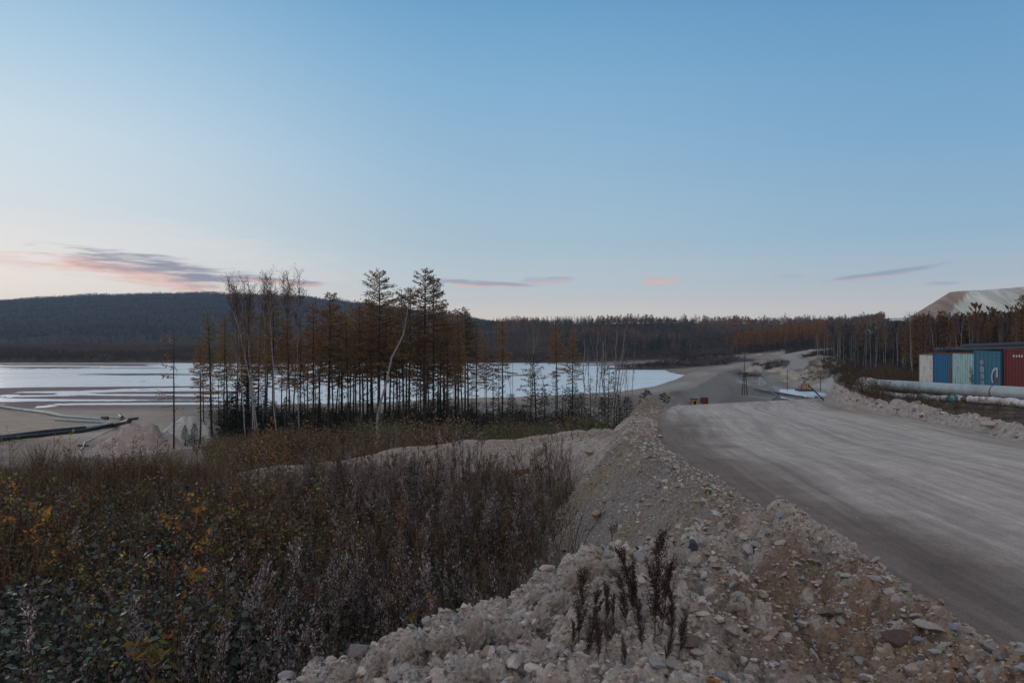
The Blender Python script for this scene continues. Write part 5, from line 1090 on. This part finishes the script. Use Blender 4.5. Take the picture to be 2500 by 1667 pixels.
CZ = [(31.25, 52.5, E-.92, M_white, 9, .035, 'dirty white corrugated shipping container at the far left end of the row'),
      (30.72, 49.85, E-.80, M_blue, 9, .035, 'bright blue corrugated shipping container between the white and the pale green ones'),
      (30.36, 47.2, E-.72, M_mint, 9, .04, 'pale mint green corrugated shipping container left of the one with Chinese lettering'),
      (30.12, 44.55, E-.60, M_cblue, 6, .03, 'dark sea blue shipping container with white Chinese characters'),
      (30.22, 41.95, E-.45, M_red, 9, .035, 'oxide red shipping container at the right edge of the photo')]
cs = [container(x, y, z, 2.44, m, nr, dp, lab, 2.6 if m not in (M_red,) else 2.75) for x, y, z, m, nr, dp, lab in CZ]
cb = cs[3]
for k, ch in enumerate('中国海运'): textobj(ch, .40, (-.012, -.78-.03*k, 2.6-.78-.43*k), cb, 'character')
# the white curved emblem on the right of the characters
lg = MB(); th = np.linspace(math.pi*.5, math.pi*1.25, 14)
for r0, r1 in ((.46,.62),):
    V = []; 
    for t_ in th: V += [(-.014, -1.95-.9*0+ r*math.cos(t_)*-.62-.1, .95+r*math.sin(t_)*1.0) for r in (r0, r1)]
    V = np.array([(-.014, -2.05-(-math.cos(t_))*0-(.0)+(-math.cos(t_))*.62*r, .98+math.sin(t_)*r*.95) for t_ in th for r in (r0, r1)]); Q = [[2*k, 2*k+1, 2*k+3, 2*k+2] for k in range(len(th)-1)]
    V2 = V+[-.006,0,0]; n_ = len(V); lg.add(np.concatenate([V2, V]), [list(q) for q in Q]+[[q[0]+n_,q[1]+n_,q[2]+n_,q[3]+n_] for q in Q])
lg.box((-.016,-2.16,1.28), (.008,.16,.62)); lg.build('emblem', M_text, cb)
for k in range(4): 
    m_ = MB(); m_.box((-.014, -.85-.22*k, 2.75-.42), (.006, .11, .14)); m_.build('marking_panel', M_white, cs[4])
# black plastic pipes stacked on the roofs
def pipe(name, pts, r, mat, label, cat='pipe', n=14, wob=0, group=None, parent=None, caps=True):
    m = MB(); P = np.array(pts, float)
    if wob:
        t = np.linspace(0, len(P)-1, 40); P = np.array([[np.interp(q, range(len(P)), P[:,j]) for j in range(3)] for q in t]); P += rng.normal(size=P.shape)*wob
    R = np.full(len(P), r)*(1+(.10*rng.normal(size=len(P)) if wob else 0)); m.tube(P, R, n, cap=caps)
    return m.build(name, mat, parent, smooth=True, **(dict(label=label, cat=cat, group=group) if parent is None else {}))
zt = E-.62-.02
for k, (xx, dz, y0, y1) in enumerate(((31.1,.05,38.6,49.0),(31.5,.05,38.6,49.5),(31.9,.05,38.6,51.6),(31.3,.31,38.6,47.6),(31.7,.31,38.6,48.2))):
    pipe('black_pipe', [(xx,y0,zt+.30+dz-.06),(xx,(y0+y1)/2,zt+.16+dz-.05),(xx+.2,y1,zt+.02+dz-.05)], .175, M_black, ['front black pipe of the lower layer on the container roofs','middle black pipe of the lower layer on the container roofs','rear and longest black pipe lying on the container roofs','front black pipe of the upper layer on the container roofs','rear black pipe of the upper layer on the container roofs'][k], group='black pipes on the container roofs')
for k,(yy,xx) in enumerate(((50.6,31.1),(49.3,31.0),(48.8,31.0),(48.0,30.9))):
    m = MB(); th = np.linspace(0, 2*math.pi, 25)
    for rr in (0,.035,.07): m.tube(np.c_[np.full(25, xx+rr), yy+np.cos(th)*.22, zt+.05+np.sin(th)*.22], .009, 5)
    m.build('wire_coil', M_wood, None, label=['leftmost','second from the left','second from the right','rightmost'][k]+' grey wire coil standing on the container roofs', cat='coil', group='wire coils on the container roofs')
# ------------------------------------------------------------------ pipelines beside the road
def gz(x, y): return float(Z(x,y)[0])
big = empty('pipeline', (27,44,E-3.3), 0, label='thick blue grey steel pipe lying along the road before the containers', cat='pipeline')
def bigrel(P): return [(a-27, b-44, c-(E-3.3)) for a, b, c in P]
BP = [(27.75,31,E-2.72),(27.6,36.8,E-2.82),(27.4,38.7,E-2.86)]; pipe('pipe_section', bigrel(BP), .375, M_greypipe, '', parent=big, n=28)
pipe('pipe_section', bigrel([(27.4,38.76,E-2.87),(27.1,44,E-3.0),(26.9,47.5,E-3.08),(26.8,50.3,E-3.16)]), .37, M_greypipe, '', parent=big, n=28)
pipe('lagged_end', bigrel([(26.8,50.3,E-3.16),(26.75,51.5,E-3.18),(26.72,52.4,E-3.2)]), .40, M_lag, '', parent=big, n=24, wob=.006)
for y_ in (38.73,): 
    m = MB(); m.tube(bigrel([(27.41,y_-.03,E-2.866),(27.40,y_+.03,E-2.868)]), .40, 28); m.build('flange', M_rust, big)
sm = empty('pipeline', (25,42,E-3.4), 0, label='thin pipe in torn white lagging running below the thick pipe', cat='pipeline')
def smrel(P): return [(a-25, b-42, c-(E-3.4)) for a, b, c in P]
def pxp(px, py, D): return (XD(px,D), D, E+(833-py)/FPX*D)
S1 = [pxp(2600,999,30),pxp(2500,985,33.5),pxp(2440,979,35.2),pxp(2368,975,37.2)]; S2 = [pxp(2352,974,37.6),pxp(2300,972,39),pxp(2230,969,41.5),pxp(2180,966,43.5)]; S3 = [pxp(2180,966,43.5),pxp(2140,958,46),pxp(2108,949,48.5),pxp(2085,944,50.5)]
pipe('lagged_section', smrel(S1), .20, M_lag, '', parent=sm, wob=.012); pipe('lagged_section', smrel(S2), .185, M_lag, '', parent=sm, wob=.012); pipe('lagged_section', smrel(S3), .19, M_lag, '', parent=sm, wob=.012)
pipe('torn_tarp', smrel([pxp(2336,974,37.9),pxp(2318,973,38.5)]), .215, M_teal, '', parent=sm, wob=.03); pipe('torn_tarp', smrel([pxp(2258,970,40.4),pxp(2250,969.5,40.7)]), .21, M_teal, '', parent=sm, wob=.012)
pipe('bare_joint', smrel([pxp(2370,975,37.1),pxp(2350,974,37.6)]), .16, M_rust, '', parent=sm)
# rusty culvert pipe under the side track
pipe('culvert_pipe', [pxp(1135,1170,23.6),pxp(1240,1166,23.2),pxp(1318,1160,23)], .27, M_rust, 'rusty culvert pipe sticking out under the gravel ledge', 'culvert', n=18)
# ------------------------------------------------------------------ works in the basin
def gnd(px, py, dmin=60): return ground_at(px, py, dmin)
x,y,z = gnd(1695,990,70); sc_ = y/FPX*1.0
h = empty('pump_shed', (x,y,z-.1), -.05, label='yellow boarded shed with a black opening at the foot of the dam', cat='shed'); w = 16*sc_; hh = 17*sc_
m = MB()
for xx in (-w/2+w*.12, w/2-w*.12): m.box((xx,0,hh/2), (w*.24,w*.8,hh))
m.box((0,0,hh*.90), (w*.52,w*.8,hh*.2)); m.box((0,0,hh*.13), (w*.52,w*.8,hh*.26)); m.build('wall', M_yellow, h)
m = MB(); m.box((0,.05,hh*.53), (w*.5,w*.6,hh*.5)); m.build('doorway', M_dark, h)
m = MB()
for xx in (-.26,.26): m.box((xx*w,-w*.41,hh*.53), (w*.05,.05,hh*.54))
m.box((0,-w*.41,hh*.80), (w*.57,.052,hh*.05)); m.build('door_frame', M_white, h)
m = MB(); m.box((0,0,hh*1.03), (w*1.12,w*.95,hh*.07)); m.build('roof', M_wood, h)
x,y,z = gnd(1719,986,70); h = empty('storage_box', (x,y,z-.05), .05, label='reddish brown windowless hut right of the yellow shed', cat='hut')
m = MB(); V, Q = corr(-w*.5, w*.5, .05, hh*.93, 10, .03, 'x', -w*.45, -1); m.add(V, Q); m.box((0,0,hh*.47), (w*.98,w*.86,hh*.9)); m.build('wall', M_red, h)
m = MB(); m.box((0,0,hh*.96), (w*1.04,w*.95,hh*.06)); m.build('roof', M_rust, h); m = MB(); m.box((w*.22,-w*.47,hh*.45), (w*.22,.04,hh*.78)); m.build('door', M_wood, h)
x,y,z = gnd(1862,941,150); k = y/FPX; h = empty('concrete_intake', (x,y,z-.1), 0, label='white stepped concrete block beside the grey pipeline in the basin', cat='concrete block')
m = MB(); m.box((0,0,5.5*k), (16*k,12*k,11*k)); m.build('base_block', M_conc, h); m = MB(); m.box((-5*k,0,16*k), (5*k,5*k,10*k)); m.build('column_block', M_conc, h)
def pole(px, pyb, pyt, aframe, lab, D=None, arms=1):
    x,y,z = gnd(px, pyb, 120) if D is None else (XD(px,D), D, gz(XD(px,D),D)); H = E+(833-pyt)/FPX*y-z
    o = empty('power_pole', (x,y,z-.3), 0, label=lab, cat='power pole', group='wooden power poles in the basin'); m = MB(); m.tube([(0,0,0),(0,0,H*.55),(0,0,H)], [.15,.12,.08], 8, cap=True); m.build('pole', M_wood, o)
    if aframe:
        for sx in (-1,1):
            m = MB(); m.tube([(sx*.9,0,0),(sx*.28,0,H*.52)], [.17,.13], 8, cap=True); m.build('leg', M_wood, o)
        m = MB(); m.tube([(-.6,0,H*.25),(.6,0,H*.25)], .08, 6); m.build('brace', M_wood, o)
    for a in range(arms):
        m = MB(); m.box((0,-.1,H*.93-a*.9), (2.1,.12,.12)); ca = m.build('crossarm', M_wood, o)
        for xx in (-.9,-.35,.35,.9): m = MB(); m.tube([(xx,-.1,H*.93-a*.9+.06),(xx,-.1,H*.93-a*.9+.30)], [.06,.075], 6, cap=True); m.build('insulator', M_ins, ca)
pole(1818,964,852,True,'tall power pole braced by two legs in the middle of the basin'); pole(1922,955,900,False,'slim power pole by the pond, left of the yellow frame'); pole(2003,954,905,False,'power pole on the right side of the settling pond'); pole(2065,938,907,False,'power pole behind the roadside brush, rightmost of the poles', D=200)
h = empty('pump_gantry', at(1965,953,-17.4), 0, label='yellow steel frame on a dark raft in the settling pond', cat='gantry'); k = at(1965,953,-17.4)[1]/FPX
m = MB(); m.box((-1*k,0,0), (34*k,30*k,6*k)); m.build('raft', M_wood, h)
m = MB()
for xx in (-5*k,6*k):
    for yy in (-6*k,6*k): m.box((xx,yy,9*k), (2.4*k,1.6*k,12*k))
m.box((.5*k,-6*k,16*k), (14*k,1.6*k,3*k)); m.box((.5*k,6*k,16*k), (14*k,1.6*k,3*k)); m.build('frame', M_yellow, h)
m = MB()
for xx in (-16,-12,-9): m.tube([(xx*k,0,3*k),(xx*k+.5*k,0,12*k)], .10, 5)
m.build('rusty_pump', M_rust, h)
def ground_pipe(name, pts, r, mat, label, cat='pipe', dmin=60, lift=1., group=None, **kw):
    P = []
    for px, py in pts: x,y,z = gnd(px, py, dmin); P.append((x,y,z+r*lift))
    return pipe(name, P, r, mat, label, cat, n=10, group=group, **kw)
ground_pipe('slurry_pipe', [(1866,880),(1867,895),(1862,908)], .22, M_dgrey, 'grey pipe coming down the mound at the back of the basin', dmin=240)
ground_pipe('slurry_pipe', [(1863,915),(1874,932),(1885,950),(1884,958),(1898,968),(1886,977)], .20, M_dgrey, 'grey pipe crossing the basin beside the white concrete block', dmin=120)
# pipes on the sand at the left
ground_pipe('grey_hose', [(-60,990),(0,994),(60,1003),(115,1010),(150,1018),(200,1022),(262,1027)], .24, M_greypipe, 'long grey hose winding over the sand, farthest of the pipes', group='pipes on the sand')
ground_pipe('grey_hose', [(0,992),(60,999),(120,1005),(170,1018),(210,1019),(285,1020)], .10, M_steel, 'thin pale hose along the far edge of the sand', group='pipes on the sand')
ground_pipe('grey_pipe', [(135,1027),(175,1029),(230,1032),(272,1034)], .26, M_greypipe, 'straight grey pipe lying between the hose and the black pipes', group='pipes on the sand')
ground_pipe('black_pipe', [(-80,1082),(0,1071),(100,1058),(208,1047)], .27, M_black, 'black pipe on the sand, upper of the two black pipes', group='pipes on the sand')
ground_pipe('grey_pipe', [(209,1047),(240,1042),(275,1034)], .24, M_greypipe, 'grey pipe end joined to the upper black pipe', group='pipes on the sand')
ground_pipe('black_pipe', [(-80,1092),(0,1077),(100,1067),(200,1056),(280,1042),(316,1036)], .30, M_black, 'black pipe on the sand, lower and longer of the two black pipes', group='pipes on the sand')
for k,(a,b_,lab) in enumerate((((250,1026),(262,1027),'short black pipe stub left of the white pole'),((292,1019),(298,1026),'black pipe stub under the white pole tip'),((314,1027),(336,1024),'short black pipe with an open end on the right'))): ground_pipe('pipe_stub', [a, b_], .36 if k != 2 else .22, M_black, lab, 'pipe stub', lift=1.3)
xa = pxp(315,1026,98); xb = pxp(287,1019,101); 
for nm, P, lab in (('bent_pole', [pxp(285,1019.5,101),xa,gnd(292,1040),gnd(207,1081)], 'long thin white pole bent over the black pipes'),('bent_pole', [gnd(207,1080),gnd(203,1092),gnd(193,1102),gnd(197,1110)], 'short crooked pale pole below the long white pole')):
    P = [np.array(p)+[0,0,.10] for p in P]; pipe(nm, P, .085, M_steel, lab, 'pole', n=6)
m = MB(); x,y,z = gnd(203,1089); m.box((0,0,0), (1.3,.25,.2)); o = m.build('plank', M_wood, None, label='short dark plank under the crooked pale pole', cat='plank'); o.location = (x,y,z+.1)
# bare leaning stick by the far end of the road
x,y,z = ground_at(2012,977); pipe('dead_branch', [(x,y,z),(x-.55,y,z+.55),(x-1.0,y+.1,z+1.0)], .045, M_wood, 'dead leaning branch at the far right bend of the road', 'branch', n=6)
# ------------------------------------------------------------------ evening haze
hz = MB(); hz.box((0,0,0), (1,1,1)); ho = hz.build('haze', None, None, label='thin blue evening haze over the valley', cat='haze', kind='stuff')
ho.scale = (6700, 6700, 236); ho.location = (0, 0, 95)
mh = bpy.data.materials.new('air'); mh.use_nodes = True; t = mh.node_tree; t.nodes.clear(); v = t.nodes.new('ShaderNodeVolumePrincipled'); o_ = t.nodes.new('ShaderNodeOutputMaterial'); t.links.new(v.outputs[0], o_.inputs['Volume'])
v.inputs['Color'].default_value = (.52,.76,1,1); v.inputs['Density'].default_value = .00014; ho.data.materials.append(mh)
